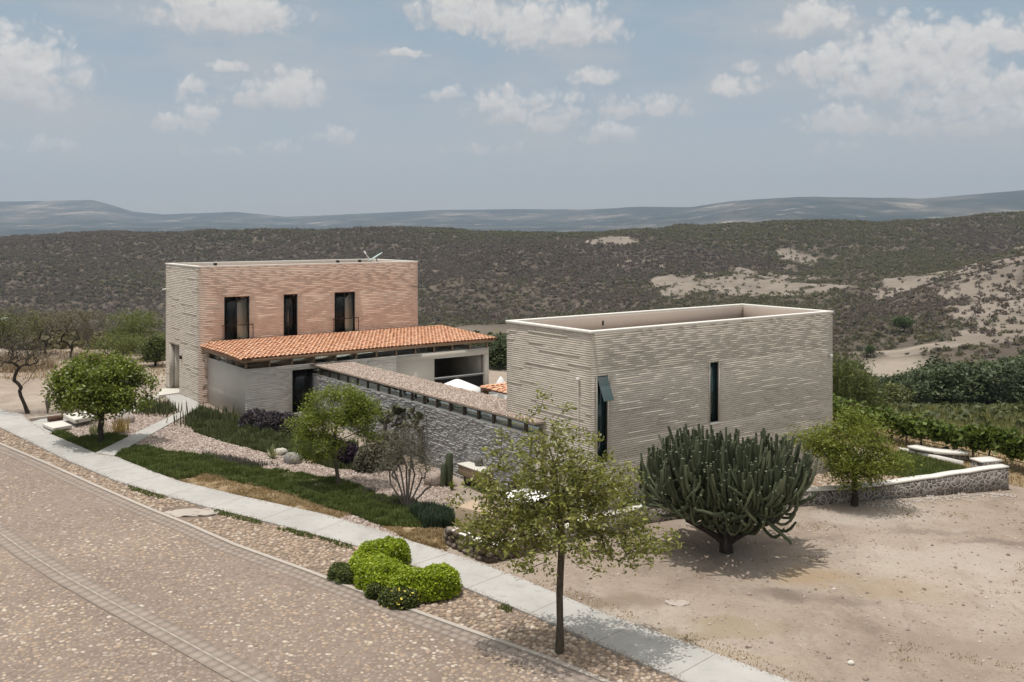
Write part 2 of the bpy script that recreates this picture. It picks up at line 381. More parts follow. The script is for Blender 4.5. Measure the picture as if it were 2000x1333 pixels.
def dirt(name, cs, grit=.5, stains=False):
    def b(t):
        p = pos(t)
        big = t.noise(p, .11, 5, .6, dist=.6); mid = t.noise(p, .42, 7, .66, dist=.7); fine = t.noise(p, 7, 6, .7); sp = t.noise(p, 34, 3, .6)
        ang = scl(t, p, (.9, .25, 1)); streak = t.noise(ang, 1.2, 5, .6, dist=.8)
        f = t.math('ADD', t.math('MULTIPLY', big, .55), t.math('MULTIPLY', mid, .45))
        c = t.ramp(f, [(.34, cs[0]), (.45, cs[1]), (.54, cs[2]), (.66, cs[3])])
        c = t.mix(t.math('MULTIPLY', t.smooth(streak, .52, .70), .32), c, cs[0])
        c = t.mix(t.math('MULTIPLY', t.smooth(fine, .55, .78), .40), c, (cs[3][0]*1.12, cs[3][1]*1.10, cs[3][2]*1.1))
        c = t.mix(t.math('MULTIPLY', t.smooth(fine, .50, .28), .38), c, (cs[0][0]*.62, cs[0][1]*.60, cs[0][2]*.6))
        c = t.mix(t.math('MULTIPLY', t.smooth(sp, .62, .74), grit), c, (.46, .41, .35))
        c = t.mix(t.math('MULTIPLY', t.smooth(sp, .36, .26), .45), c, (.11, .085, .065))
        if stains:
            wv = t.n('ShaderNodeVectorMath', {0: t.noise(p, .5, 5, .6, 1), 1: (.5, .5, .5)}, operation='SUBTRACT').outputs[0]
            pw = t.n('ShaderNodeVectorMath', {0: p, 1: scl(t, wv, (3.4, 3.4, 0))}, operation='ADD').outputs[0]
            for px, py, rx, ry, cc, w in STAINS:
                q = g(px, py); d = t.n('ShaderNodeVectorMath', {0: pw, 1: (q[0], q[1], 0)}, operation='SUBTRACT').outputs[0]
                d = t.n('ShaderNodeVectorMath', {0: scl(t, d, (1/rx, 1/ry, 0))}, operation='LENGTH').outputs['Value']
                k = t.math('MULTIPLY', t.smooth(d, 1.25, .25), t.math('ADD', .45, fine))
                c = t.mix(t.math('MULTIPLY', k, w, True), c, cc)
        h = t.math('ADD', t.math('MULTIPLY', fine, .7), t.math('ADD', t.math('MULTIPLY', mid, 1.2), t.math('MULTIPLY', sp, .3)))
        return pbsdf(t, c, .95, h, .7, .09, .1)
    return M(name, b)
mt['dirt'] = dirt('dry dirt', [(.22, .172, .134), (.315, .252, .20), (.365, .302, .245), (.43, .367, .305)], .4, True)
mt['bed'] = dirt('bed soil', [(.16, .12, .095), (.22, .17, .135), (.26, .20, .16), (.30, .24, .19)])
mt['joint'] = dirt('road joint sand', [(.185, .145, .118), (.235, .186, .152), (.265, .21, .172), (.30, .24, .2)], .3)
mt['turf'] = dirt('turf soil', [(.06, .065, .03), (.085, .095, .04), (.10, .105, .045), (.14, .13, .065)], .1)
mt['dry_turf'] = dirt('dry turf', [(.22, .16, .09), (.29, .21, .125), (.33, .25, .15), (.38, .30, .19)], .2)
mt['slope_grass'] = dirt('grass slope', [(.075, .085, .03), (.11, .12, .045), (.14, .145, .06), (.20, .18, .09)], .1)

def conc():
    def b(t):
        p = pos(t)
        big = t.noise(p, .5, 6, .65); fine = t.noise(p, 18, 5, .65); mid = t.noise(scl(t, p, (1, 1, 1)), 2.6, 6, .7)
        c = t.ramp(big, [(.30, (.36, .345, .32)), (.55, (.42, .402, .375)), (.75, (.465, .445, .415))])
        c = t.mix(t.math('MULTIPLY', t.smooth(mid, .50, .72), .55), c, (.27, .25, .222))
        c = t.mix(t.math('MULTIPLY', t.smooth(fine, .55, .75), .25), c, (.50, .48, .45))
        return pbsdf(t, c, .88, fine, .25, .01, .2)
    return M('brushed concrete', b)
mt['concrete'] = conc()
mt['kerb'] = plain('kerb cement', (.41, .36, .31), .9, .3, 1.5)
mt['paver'] = cobm('road paver', [(0, (.30, .243, .205)), (.5, (.32, .262, .22)), (1, (.345, .285, .24))], (.325, .265, .222))

# ------------------------------------------------------------------ polygon sheets that follow the ground
def sheet(name, pts, mat, lift, kind='structure', thick=0.0, label=None):
    bm = bmesh.new()
    vs = [bm.verts.new((p[0], p[1], 0)) for p in pts]
    bm.faces.new(vs); bmesh.ops.triangulate(bm, faces=bm.faces[:])
    bmesh.ops.bisect_plane(bm, geom=bm.verts[:]+bm.edges[:]+bm.faces[:], plane_co=(*A0, 0), plane_no=(*V, 0))
    bmesh.ops.recalc_face_normals(bm, faces=bm.faces[:])
    if sum(f.normal.z for f in bm.faces) < 0: bmesh.ops.reverse_faces(bm, faces=bm.faces[:])
    for v in bm.verts: v.co.z = float(zg(v.co.x, v.co.y))+lift
    if thick:
        top = bm.faces[:]
        be = [e for e in bm.edges if e.is_boundary]
        r = bmesh.ops.extrude_edge_only(bm, edges=be)
        for v in [x for x in r['geom'] if isinstance(x, bmesh.types.BMVert)]: v.co.z -= thick
    me = bpy.data.meshes.new(name); bm.to_mesh(me); bm.free(); me.materials.append(mat)
    o = link(name, me)
    if kind: struct(o, kind, label)
    return o
def gpoly(pix): return [g(*p)[:2] for p in pix]
def inpoly(P, pts):
    x, y = P[:, 0], P[:, 1]; ins = np.zeros(len(P), bool); n = len(pts)
    for i in range(n):
        x1, y1 = pts[i]; x2, y2 = pts[(i+1) % n]
        c = ((y1 > y) != (y2 > y)) & (x < (x2-x1)*(y-y1)/(y2-y1+1e-12)+x1); ins ^= c
    return ins
def sample(poly, n, seed=0):
    r = np.random.default_rng(seed); P = np.asarray(poly); lo, hi = P.min(0), P.max(0)
    frac = 0; out = []; tot = 0
    while tot < n:
        q = lo+r.random((n*2, 2))*(hi-lo); q = q[inpoly(q, poly)]; out.append(q); tot += len(q)
    return np.vstack(out)[:n]
def grid_fill(poly, sp, seed=0, jit=.42):
    r = np.random.default_rng(seed); P = np.asarray(poly); lo, hi = P.min(0), P.max(0)
    nx, ny = int((hi[0]-lo[0])/sp)+2, int((hi[1]-lo[1])/(sp*.866))+2
    X, Y = np.meshgrid(np.arange(nx)*sp, np.arange(ny)*sp*.866); X = X+(np.arange(ny)[:, None] % 2)*sp*.5
    q = np.stack([X.ravel(), Y.ravel()], 1)+lo+(r.random((nx*ny, 2))-.5)*sp*jit*2
    return q[inpoly(q, poly)]

def stones(pts, rad, seed, sides=7, hmul=.55, sink=.25, lift=0.0, flat=.75, zf=zg):
    """merged low domes, one island per stone"""
    r = np.random.default_rng(seed); n = len(pts); z0 = zf(pts[:, 0], pts[:, 1])+lift
    th = np.arange(sides)*2*np.pi/sides
    R0 = rad*(.72+.5*r.random(n)); asp = .75+.5*r.random(n); rot = r.random(n)*np.pi
    wob = 1+.22*(r.random((n, sides))-.5)*2; ht = R0*hmul*(.7+.6*r.random(n))
    ca, sa = np.cos(rot), np.sin(rot)
    def ring(k, z):
        lx = np.cos(th)[None]*R0[:, None]*wob*k; ly = np.sin(th)[None]*(R0*asp)[:, None]*wob*k
        return np.stack([pts[:, 0:1]+lx*ca[:, None]-ly*sa[:, None], pts[:, 1:2]+lx*sa[:, None]+ly*ca[:, None], (z0+z)[:, None]+0*lx], -1)
    tilt = (r.random(n)-.5)*.3*ht
    v = np.concatenate([ring(.88, -ht*sink), ring(1.0, ht*.35), ring(flat, ht*.9),
                        np.stack([pts[:, 0], pts[:, 1], z0+ht+tilt], -1)[:, None]], 1)
    m = v.shape[1]; b = np.arange(n)[:, None, None]*m; j = np.arange(sides); j2 = (j+1) % sides
    q = np.concatenate([np.stack([k*sides+j, k*sides+j2, (k+1)*sides+j2, (k+1)*sides+j], 1) for k in (0, 1)])
    t = np.stack([2*sides+j, 2*sides+j2, 0*j+3*sides], 1)
    return v.reshape(-1, 3), [(b+q[None]).reshape(-1, 4), (b+t[None]).reshape(-1, 3)]

def blades(pts, h, w, seed, lean=.5, zf=zg, lift=0.0, hv=.5):
    r = np.random.default_rng(seed); n = len(pts); a = r.random(n)*2*np.pi
    H = h*(1-hv/2+hv*r.random(n)); W = w*(.7+.6*r.random(n)); z = zf(pts[:, 0], pts[:, 1])+lift
    dx, dy = np.cos(a), np.sin(a); l = lean*H*r.random(n); la = a+np.pi/2+(r.random(n)-.5)
    B = np.stack([pts[:, 0], pts[:, 1], z-.01], 1); D = np.stack([dx*W/2, dy*W/2, 0*z], 1)
    Lm = np.stack([np.cos(la)*l*.35, np.sin(la)*l*.35, H*.6], 1); L = np.stack([np.cos(la)*l, np.sin(la)*l, H], 1)
    v = np.stack([B-D, B+D, B+Lm+D*.8, B+Lm-D*.8, B+L], 1).reshape(-1, 3)
    b = np.arange(n)[:, None]*5
    return v, [(b+np.array([[0, 1, 2, 3]])), (b+np.array([[3, 2, 4]]))]

def leaves(C, size, seed, asp=.5, up=.3, droop=0.0, axis=None):
    """rhombic leaves, each slightly folded"""
    r = np.random.default_rng(seed); n = len(C); size = size*(.65+.7*r.random(n))
    d = r.normal(size=(n, 3)); d[:, 2] = d[:, 2]*.6-droop
    if axis is not None: d += axis
    d /= np.linalg.norm(d, axis=1)[:, None]+1e-9
    nn = r.normal(size=(n, 3))*(1-up); nn[:, 2] += up*2
    s = np.cross(d, nn); s /= np.linalg.norm(s, axis=1)[:, None]+1e-9; k = np.cross(s, d)
    L = size[:, None]; a = C-d*L*.5; tip = C+d*L*.5
    m1 = C+s*L*asp*.5+k*L*.07-d*L*.05; m2 = C-s*L*asp*.5+k*L*.07-d*L*.05
    v = np.stack([a, m1, tip, m2], 1).reshape(-1, 3)
    return v, np.arange(n)[:, None]*4+np.array([[0, 1, 2, 3]])

def skeleton(trunk, attr, seed, sag=.12, seg=4, rt=.06, rmin=.005, pw=.5, up=.35):
    """grow a branch to every attractor from the nearest suitable node; returns edges and end points"""
    r = np.random.default_rng(seed)
    P = [np.asarray(p, float) for p in trunk]; par = [-1]+list(range(len(trunk)-1))
    attr = np.asarray(attr); top = P[-1]
    order = np.argsort(np.linalg.norm(attr-top, axis=1)+r.random(len(attr))*.2)
    first = max(1, int(len(trunk)*.45)); ends = []
    A = np.zeros((len(trunk)+len(attr)*seg, 3)); A[:len(P)] = P; n = len(P)
    for k in order:
        a = attr[k]; d = a-A[:n]; dist = np.linalg.norm(d, axis=1)
        cost = dist*(1+.8*np.clip(-d[:, 2]/(dist+1e-6)+.15, 0, 1)); cost[:first] += 9; cost += (np.arange(n) < len(trunk))*.0
        j = int(np.argmin(cost)); p0 = A[j]; L = dist[j]
        pp = par[j]; dir0 = (A[j]-A[pp]) if pp >= 0 else np.array([0, 0, 1.]); dir0 = dir0/(np.linalg.norm(dir0)+1e-9)
        dir0 = dir0*.6+np.array([0, 0, up]); side = r.normal(size=3)*.10*L; prev = j
        for i in range(1, seg+1):
            t = i/seg; q = p0+(a-p0)*t+dir0*L*.45*t*(1-t)+side*t*(1-t)*2
            A[n] = q; P.append(q); par.append(prev); prev = n; n += 1
        ends.append(prev)
    par = np.array(par); cnt = np.zeros(n); cnt[ends] += 1
    for i in range(n-1, 0, -1): cnt[par[i]] += cnt[i]
    rad = np.maximum(rt*(np.maximum(cnt, 1)/cnt[0])**pw, rmin)
    return A[:n], par, rad, np.array(ends)
def limbs(A, par, rad, n=6, flare=1.0):
    i = np.arange(1, len(A)); p = par[1:]; a, b = A[p], A[i]; r1 = rad[i]; r0 = np.minimum(rad[p], r1*1.5)
    if flare != 1: r0[0] *= flare
    t = b-a; L = np.linalg.norm(t, axis=1)[:, None]+1e-9; t = t/L
    ref = np.where(np.abs(t[:, 2:3]) < .9, np.array([[0, 0, 1.]]), np.array([[1., 0, 0]]))
    s = np.cross(t, ref); s /= np.linalg.norm(s, axis=1)[:, None]; k = np.cross(s, t)
    th = np.arange(n)*2*np.pi/n
    d = np.cos(th)[None, :, None]*s[:, None]+np.sin(th)[None, :, None]*k[:, None]
    v = np.stack([a[:, None]-t[:, None]*r0[:, None, None]*.3+d*r0[:, None, None], b[:, None]+t[:, None]*r1[:, None, None]*.3+d*r1[:, None, None]], 1).reshape(-1, 3)
    j = np.arange(n); j2 = (j+1) % n; q = np.stack([j, j2, n+j2, n+j], 1)
    return v, (np.arange(len(i))[:, None, None]*2*n+q[None]).reshape(-1, 4)

def blob_points(blobs, n, seed, shell=.45):
    """attractors in a union of ellipsoids (cx,cy,cz,rx,ry,rz), denser near their skin"""
    r = np.random.default_rng(seed); vol = np.array([b[3]*b[4]*b[5] for b in blobs])**.8; vol /= vol.sum()
    k = r.choice(len(blobs), n, p=vol); B = np.array(blobs)[k]
    d = r.normal(size=(n, 3)); d /= np.linalg.norm(d, axis=1)[:, None]
    q = (1-shell*r.random(n)**1.4)[:, None]
    return B[:, :3]+d*B[:, 3:6]*q

def tree(name, label, cat, base, trunk, blobs, nattr, nleaf, lsize, leafmat, barkmat, seed, rt=.08, spread=.16, asp=.5, group=None,
         up=.3, droop=0.0, shell=.5, rmin=.006, sides=6, zmin=.0, seg=4, pw=.5, tuft=True, bup=.35, forks=()):
    t = thing(name, label, cat, base, 0, group)
    A, par, rad, ends = skeleton(trunk, np.vstack([np.array(forks).reshape(-1, 3), blob_points(blobs, nattr, seed, shell)]), seed, seg=seg, rt=rt, rmin=rmin, pw=pw, up=bup)
    v, f = limbs(A, par, rad, sides, 1.5)
    mesh_obj('trunk', v, [f], barkmat, t, True)
    r = np.random.default_rng(seed+5)
    if tuft: c = A[r.choice(ends, nleaf)]
    else:
        tw = np.where(rad <= np.quantile(rad, .72))[0]; c = A[r.choice(tw, nleaf)]
    c = c+r.normal(size=(nleaf, 3))*spread*np.array([1, 1, .75]); c = c[c[:, 2] > zmin]
    v, f = leaves(c, lsize, seed+9, asp, up, droop)
    mesh_obj('crown', v, [f], leafmat, t)
    return t

# value noise for terrain (numpy)
def vnoise(x, y, seed):
    def h(i, j):
        n = (i*374761393+j*668265263+seed*974711) & 0x7fffffff; n = ((n ^ (n >> 13))*1274126177) & 0x7fffffff
        return ((n ^ (n >> 16)) & 0xffff)/65535.0
    xi, yi = np.floor(x).astype(np.int64), np.floor(y).astype(np.int64); fx, fy = x-xi, y-yi
    fx, fy = fx*fx*(3-2*fx), fy*fy*(3-2*fy)
    a = h(xi, yi)*(1-fx)+h(xi+1, yi)*fx; b = h(xi, yi+1)*(1-fx)+h(xi+1, yi+1)*fx
    return a*(1-fy)+b*fy
def fbm(x, y, seed, o=5):
    s = 0; a = .5
    for k in range(o): s = s+a*(vnoise(x*2**k, y*2**k, seed+k)-.5); a *= .5
    return s

#@@TERRAIN
# ------------------------------------------------------------------ terrain
e28 = [xy(28, v) for v in (-8, -30, -60, -95)]
EDGE = [np.array(p, float) for p in ((-190, -30), (-170, 60), (-75, 84), (-34, 80), (-15, 77), (-5, 69.5), (3, 64.5))]+e28
vz = None
def build_ground():
    poly = EDGE+[np.array((60., -45.)), np.array((-190., -45.))]
    return sheet('ground', poly, mt['dirt'], 0.0)
build_ground()

RIM = np.array([(-900, 474), (0, 473), (110, 470), (300, 466), (500, 461), (900, 454), (1080, 452), (1200, 448), (1450, 445), (1560, 440), (1700, 437), (2000, 420), (2900, 385)], float)
PROF = {-900: [(115, -7), (220, -30), (450, -54), (650, -52), (800, -34), (1000, None)],
 400: [(98, -7), (200, -30), (450, -54), (650, -52), (800, -32), (1000, None)],
 880: [(84, -5), (105, -10), (200, -28), (380, -36), (500, -36.5), (620, -38), (760, -26), (1000, None)],
 1300: [(85, -6), (105, -10), (180, -26), (380, -35), (520, -37), (640, -36), (780, -24), (1000, None)],
 1640: [(85, -6), (150, -20), (240, -28), (300, -28.5), (420, -31), (600, -32), (780, -16), (1000, None)],
 1760: [(85, -6.5), (150, -20), (235, -27.5), (300, -27.5), (340, -25), (430, -21), (510, -29), (640, -29), (800, -12), (1000, None)],
 1860: [(85, -6.5), (150, -20), (225, -27), (290, -24), (420, -18.5), (520, -15.5), (600, -24), (680, -24), (800, -8), (1000, None)],
 2000: [(85, -6.5), (150, -20), (215, -26), (290, -21), (450, -12), (620, -6), (700, -14), (790, -12), (1000, None)],
 2900: [(85, -6.5), (150, -18), (240, -20), (450, 0), (620, 14), (1000, None)]}
cols = sorted(PROF)
RR = np.concatenate([np.geomspace(1, 60, 2)[:0], np.geomspace(30, 1200, 420), np.geomspace(1230, 3400, 40)])
def col_profile(px):
    i = max(0, min(len(cols)-2, int(np.searchsorted(cols, px))-1)); a, b = cols[i], cols[i+1]; w = min(1, max(0, (px-a)/(b-a)))
    out = []
    rim = float(np.interp(px, RIM[:, 0], RIM[:, 1])); zr = CAM_H-(rim-HORIZON)/FPX*1000
    res = []
    for c in (a, b):
        pr = [(y, z if z is not None else zr) for y, z in PROF[c]]+[(1130, zr-1.5), (1300, zr-14), (1800, -55), (3400, -62)]
        pr = np.array(pr); res.append(np.interp(RR, pr[:, 0], pr[:, 1]))
    return res[0]*(1-w)+res[1]*w
PXS = np.linspace(-900, 2900, 640)
def edge_hit(px):
    d = np.array([(px-1000)/FPX, 1.0]); best = None
    for p, q in zip(EDGE[:-1], EDGE[1:]):
        e = q-p; den = d[0]*e[1]-d[1]*e[0]
        if abs(den) < 1e-9: continue
        t = (p[0]*e[1]-p[1]*e[0])/den; s = (p[0]*d[1]-p[1]*d[0])/den
        if t > 0 and -1e-6 <= s <= 1+1e-6: best = t if best is None else min(best, t)
    return best if best else 60.
ker = np.exp(-np.linspace(-2, 2, 17)**2); ker /= ker.sum()
def build_hillside():
    Z = np.array([col_profile(p) for p in PXS]); 
    Zp = np.pad(Z, ((0, 0), (8, 8)), 'edge'); Z = np.stack([np.convolve(z, ker, 'valid') for z in Zp])
    Zq = np.pad(Z, ((8, 8), (0, 0)), 'edge'); Z = np.stack([np.convolve(Zq[:, j], ker, 'valid') for j in range(Z.shape[1])], 1)
    X = (PXS[:, None]-1000)/FPX*RR[None]; Y = np.repeat(RR[None], len(PXS), 0)
    E = np.array([edge_hit(p) for p in PXS])[:, None]
    amp = np.clip((Y-140)/400, 0, 1)
    Z = Z+fbm(X/130, Y/150, 3)*30*amp+fbm(X/40, Y/46, 11)*10*amp*np.clip((1300-Y)/300, .15, 1)
    k = np.clip((Y-E)/18, 0, 1); k = k*k*(3-2*k)
    ex, ey = (PXS[:, None]-1000)/FPX*E, E
    Z = (zg(ex, ey)-.10*(Y-E).clip(0, 30))*(1-k)+Z*k
    inside = Y < E+.0
    first = (~inside).argmax(1)
    for i in range(len(PXS)):           # snap the first row to the plateau's edge
        j = first[i]; 
        if j > 0:
            j -= 1; Y[i, :j+1] = E[i, 0]; X[i, :j+1] = (PXS[i]-1000)/FPX*E[i, 0]; Z[i, :j+1] = float(zg(X[i, j], E[i, 0]))-.01
    return X, Y, Z
HX, HY, HZ = build_hillside()
IY = lambda Y: np.interp(Y, RR, np.arange(len(RR)))
def hz(px, Y):
    """height of the hillside along this bearing at this depth"""
    a = np.clip((np.asarray(px)-PXS[0])/(PXS[1]-PXS[0]), 0, len(PXS)-1.001); b = np.clip(IY(np.asarray(Y)), 0, len(RR)-1.001)
    i, j = a.astype(int), b.astype(int); fa, fb = a-i, b-j
    return (HZ[i, j]*(1-fa)+HZ[i+1, j]*fa)*(1-fb)+(HZ[i, j+1]*(1-fa)+HZ[i+1, j+1]*fa)*fb
def zh(x, y): return hz(np.asarray(x)/np.asarray(y)*FPX+1000, y)
def soil_mask(px, Y, Z, X):
    """where the bare pale soil lies: patches on the far slope, the spur on the right, the pond's shore"""
    y = HORIZON+(CAM_H-Z)/Y*FPX; m = np.zeros_like(px)
    n = fbm(X/45, Y/90, 21)*2; n2 = fbm(X/14, Y/26, 31)*1.6
    far = (Y > 560)
    for cx, cy, rx, ry, w in ((1480, 552, 165, 36, 1.15), (1330, 562, 75, 26, 1.), (1250, 520, 60, 14, .5), (1560, 520, 40, 16, .6), (1190, 470, 75, 9, .9), (1570, 500, 70, 20, .6), (1420, 592, 90, 12, .8), (1640, 540, 60, 40, .35), (620, 560, 90, 40, .25), (480, 600, 60, 20, .3), (1400, 470, 60, 12, .3)):
        m = np.maximum(m, far*w*(1.25-((px-cx)/rx)**2-((y-cy)/ry)**2))
    spur = (Y > 270)*(Y < 640)*np.clip((px-1690)/60, 0, 1)*1.15
    low = (Y > 285)*(Y < 420)*np.clip((px-1600)/80, 0, 1)*np.clip((1930-px)/90, 0, 1)*1.0
    m = np.maximum(m, spur-low)
    n3 = fbm(X/7, Y/12, 37, 4)*1.6
    m = np.clip(m+(n*1.6+n2*1.4+n3*.9)*np.clip(m*3, 0, 1)-.36, 0, 1)
    return m
def hill_mat():
    def b(t):
        p = pos(t); a = t.n('ShaderNodeVertexColor', layer_name='soil').outputs[0]; s = t.n('ShaderNodeSeparateColor', {0: a})
        n = t.noise(p, .06, 6, .65); f = t.noise(p, .5, 5, .7)
        floor = t.ramp(n, [(.3, (.075, .060, .047)), (.5, (.10, .081, .063)), (.7, (.15, .122, .095))])
        bare = t.ramp(t.noise(p, .035, 6, .6, dist=.5), [(.3, (.165, .138, .112)), (.5, (.225, .188, .153)), (.7, (.29, .25, .208))])
        c = t.mix(t.smooth(s.outputs[0], .25, .6), floor, bare)
        c = t.mix(s.outputs[1], c, t.ramp(n, [(.3, (.085, .095, .032)), (.7, (.165, .160, .062))]))
        c = t.mix(s.outputs[2], c, (.31, .262, .208))
        c = t.mix(t.math('MULTIPLY', t.smooth(f, .5, .75), .3), c, (.10, .085, .07))
        return pbsdf(t, c, .95, f, .6, .6, .05)
    return M('scrub hillside', b)
def pond_mask(px, Y):
    """the flat pale field with the dry pond below the spur, and the field behind the houses"""
    a = np.clip(1.35-((px-1735)/80)**2-((Y-254)/17)**2, 0, 1)
    b = np.clip((px-1600)/30, 0, 1)*np.clip((1845-px)/20, 0, 1)*np.exp(-((Y-283)/2.6)**2)
    c = .28*np.clip((px-800)/30, 0, 1)*np.clip((1060-px)/30, 0, 1)*np.clip((Y-405)/10, 0, 1)*np.clip((470-Y)/12, 0, 1)
    return np.maximum(np.maximum(a, b), c)
def finish_hillside():
    X, Y, Z = HX, HY, HZ; n, m = X.shape
    px = np.repeat(PXS[:, None], m, 1)
    soil = soil_mask(px, Y, Z, X); pond = pond_mask(px, Y)
    grass = np.clip((165-Y)/40, 0, 1)*np.clip((px-500)/300, .2, 1)
    v = np.stack([X, Y, Z], -1).reshape(-1, 3)
    i = np.arange(n-1)[:, None]*m; j = np.arange(m-1)[None]
    f = np.stack([i+j, i+m+j, i+m+j+1, i+j+1], -1).reshape(-1, 4)
    keep = np.abs(np.linalg.norm(np.cross(v[f[:, 1]]-v[f[:, 0]], v[f[:, 3]]-v[f[:, 0]]), axis=1)) > 1e-5
    o = mesh_obj('hillside', v, [f[keep]], hill_mat(), None, True); struct(o)
    ca = o.data.color_attributes.new('soil', 'FLOAT_COLOR', 'POINT')
    ca.data.foreach_set('color', np.stack([soil, grass, pond, np.ones_like(soil)], -1).astype(np.float32).ravel())
finish_hillside()

# far plain and mountains, ringed behind the mesa
MTN = np.array([(-900, 380), (-400, 398), (0, 394), (90, 393), (180, 391), (215, 400), (260, 414), (320, 419), (460, 414), (560, 424), (640, 421), (700, 418), (850, 411), (1000, 409), (1150, 409), (1250, 404), (1350, 405), (1430, 393), (1560, 385), (1680, 386), (1800, 388), (1900, 380), (2000, 372), (2400, 350), (2900, 380)], float)
def build_hills():
    rows = np.concatenate([np.linspace(1500, 4200, 50), np.linspace(4260, 9800, 190)]); n, m = len(PXS), len(rows)
    px = np.repeat(PXS[:, None], m, 1); Y = np.repeat(rows[None], n, 0); X = (px-1000)/FPX*Y
    ym = np.interp(px, MTN[:, 0], MTN[:, 1]); near = np.clip((px-1050)/500, 0, 1)
    Yc = 8600-2600*near                                            # the crest stands nearer on the right
    zc = CAM_H+(HORIZON-ym)/FPX*Yc
    plain_z = np.interp(Y, [1500, 3000, 5200], [-75, -45, 8])
    t = np.clip((Y-(Yc-3300))/3300, 0, 1); t = t**1.5
    Z = plain_z*(1-t)+zc*t
    Z = np.where(Y > Yc, zc-(Y-Yc)*.05, Z)
    w = np.clip(t*2, .15, 1)*np.clip(np.abs(Y-Yc)/700, .06, 1)
    Z = Z+fbm(X/900, Y/900, 41)*90*w+fbm(X/260, Y/260, 47)*26*w+fbm(X/90, Y/120, 52)*5
    v = np.stack([X, Y, Z], -1).reshape(-1, 3); i = np.arange(n-1)[:, None]*m; j = np.arange(m-1)[None]
    f = np.stack([i+j, i+m+j, i+m+j+1, i+j+1], -1).reshape(-1, 4)
    def b(t_):
        p = pos(t_); n1 = t_.noise(scl(t_, p, (1, .55, 1)), .0016, 7, .66); n2 = t_.noise(p, .006, 6, .7)
        z = t_.n('ShaderNodeSeparateXYZ', {0: p}).outputs[2]
        c = t_.ramp(n1, [(.36, (.022, .034, .036)), (.50, (.05, .058, .055)), (.60, (.14, .125, .105)), (.70, (.42, .36, .29))])
        c = t_.mix(t_.math('MULTIPLY', t_.smooth(n2, .56, .68), t_.smooth(z, 170, 20)), c, (.42, .37, .30))
        c = t_.mix(t_.math('MULTIPLY', t_.smooth(n2, .52, .36), .7), c, (.035, .042, .032))
        return pbsdf(t_, c, .95, spec=.03)
    struct(mesh_obj('hills', v, [f], M('far range', b), None, True))
build_hills()

# scrub on the hillside: nobody could count it
def bush_cloud(P, size, k, seed, mat, name, flat=.75):
    r = np.random.default_rng(seed); n = len(P)
    C = np.repeat(P, k, 0); S = np.repeat(size, k)
    d = r.normal(size=(n*k, 3)); d /= np.linalg.norm(d, axis=1)[:, None]; d *= (r.random(n*k)**.4)[:, None]
    d[:, 2] = np.abs(d[:, 2])*flat+.12
    C = C+d*S[:, None]*np.array([.5, .5, .62])
    L = S*(.22+.26*r.random(n*k))
    a = r.normal(size=(n*k, 3)); a[:, 2] *= .7; a /= np.linalg.norm(a, axis=1)[:, None]
    nn = d+r.normal(size=(n*k, 3))*.45; s = np.cross(a, nn); s /= np.linalg.norm(s, axis=1)[:, None]+1e-9
    v = np.stack([C-a*L[:, None]*.5, C+s*L[:, None]*.36, C+a*L[:, None]*.5, C-s*L[:, None]*.36], 1).reshape(-1, 3)
    o = mesh_obj(name, v, [np.arange(n*k)[:, None]*4+np.array([[0, 1, 2, 3]])], mat)
    return struct(o, 'stuff')
def build_scrub():
    r = np.random.default_rng(77)
    N = 150000
    Y = np.sqrt(r.random(N)*(1160**2-250**2)+250**2); px = -120+r.random(N)*2240; X = (px-1000)/FPX*Y
    Z = hz(px, Y); soil = soil_mask(px, Y, Z, X); pond = pond_mask(px, Y)
    dens = np.where(Y > 400, .80, .6)*(1-.94*np.clip(soil*1.5, 0, 1))
    dens = np.where((px > 1690) & (Y < 560) & (Y > 285), np.where((px < 1830) & (Y > 288) & (Y < 430), .9, np.maximum(.27, .85*(1-soil))), dens)
    dens *= (pond < .12); dens *= np.where((px > 780) & (px < 1080) & (Y < 472) & (Y > 400), 0, 1)
    keep = r.random(N) < dens
    px, X, Y, Z = px[keep], X[keep], Y[keep], Z[keep]; n = len(X)
    sz = (1.5+2.4*r.random(n)**1.5)*np.where(Y > 700, 1.25, 1.05); sz = np.where((px > 1690) & (Y < 560), sz*.9, sz)
    nz = fbm(X/140, Y/200, 61)*2.6+r.normal(size=n)*.22+np.clip((px-700)/900, -.25, .15)
    kind = np.where(nz > .18, 1, 0); kind = np.where(r.random(n) < .10, 2, kind)
    kind = np.where((px > 1400) & (px < 1640) & (Y > 420) & (Y < 720) & (r.random(n) < .6), 1, kind)
    P = np.stack([X, Y, Z-.1], 1)
    grey = leafm('leafless scrub twig', (.11, .086, .072), (.142, .112, .095), (.175, .142, .122), .5)
    green = leafm('olive scrub leaf', (.105, .098, .056), (.138, .128, .072), (.17, .155, .09), .5)
    dark = leafm('dark scrub leaf', (.06, .06, .042), (.085, .083, .055), (.11, .105, .07), .4)
    for q, (m_, nm) in enumerate(((grey, 'dry_scrub'), (green, 'olive_scrub'), (dark, 'dark_scrub'))):
        s = kind == q; bush_cloud(P[s], sz[s], 15, 80+q, m_, nm)
build_scrub()
#@@HAZE
def build_haze():
    x0, x1, y0, y1, z0, z1 = -12500, 12500, -120, 10100, -160, 520
    b = MB().box(x0, x1, y0, y1, z0, z1)
    m = bpy.data.materials.new('haze'); m.use_nodes = True; t = NT(m.node_tree)
    vol = t.n('ShaderNodeVolumePrincipled', {'Color': (.60, .72, .88), 'Density': HAZE, 'Anisotropy': .25})
    o = t.n('ShaderNodeOutputMaterial'); t.nt.links.new(vol.outputs[0], o.inputs['Volume'])
    struct(b.build('haze', m), 'stuff')
HAZE = .000105
build_haze()

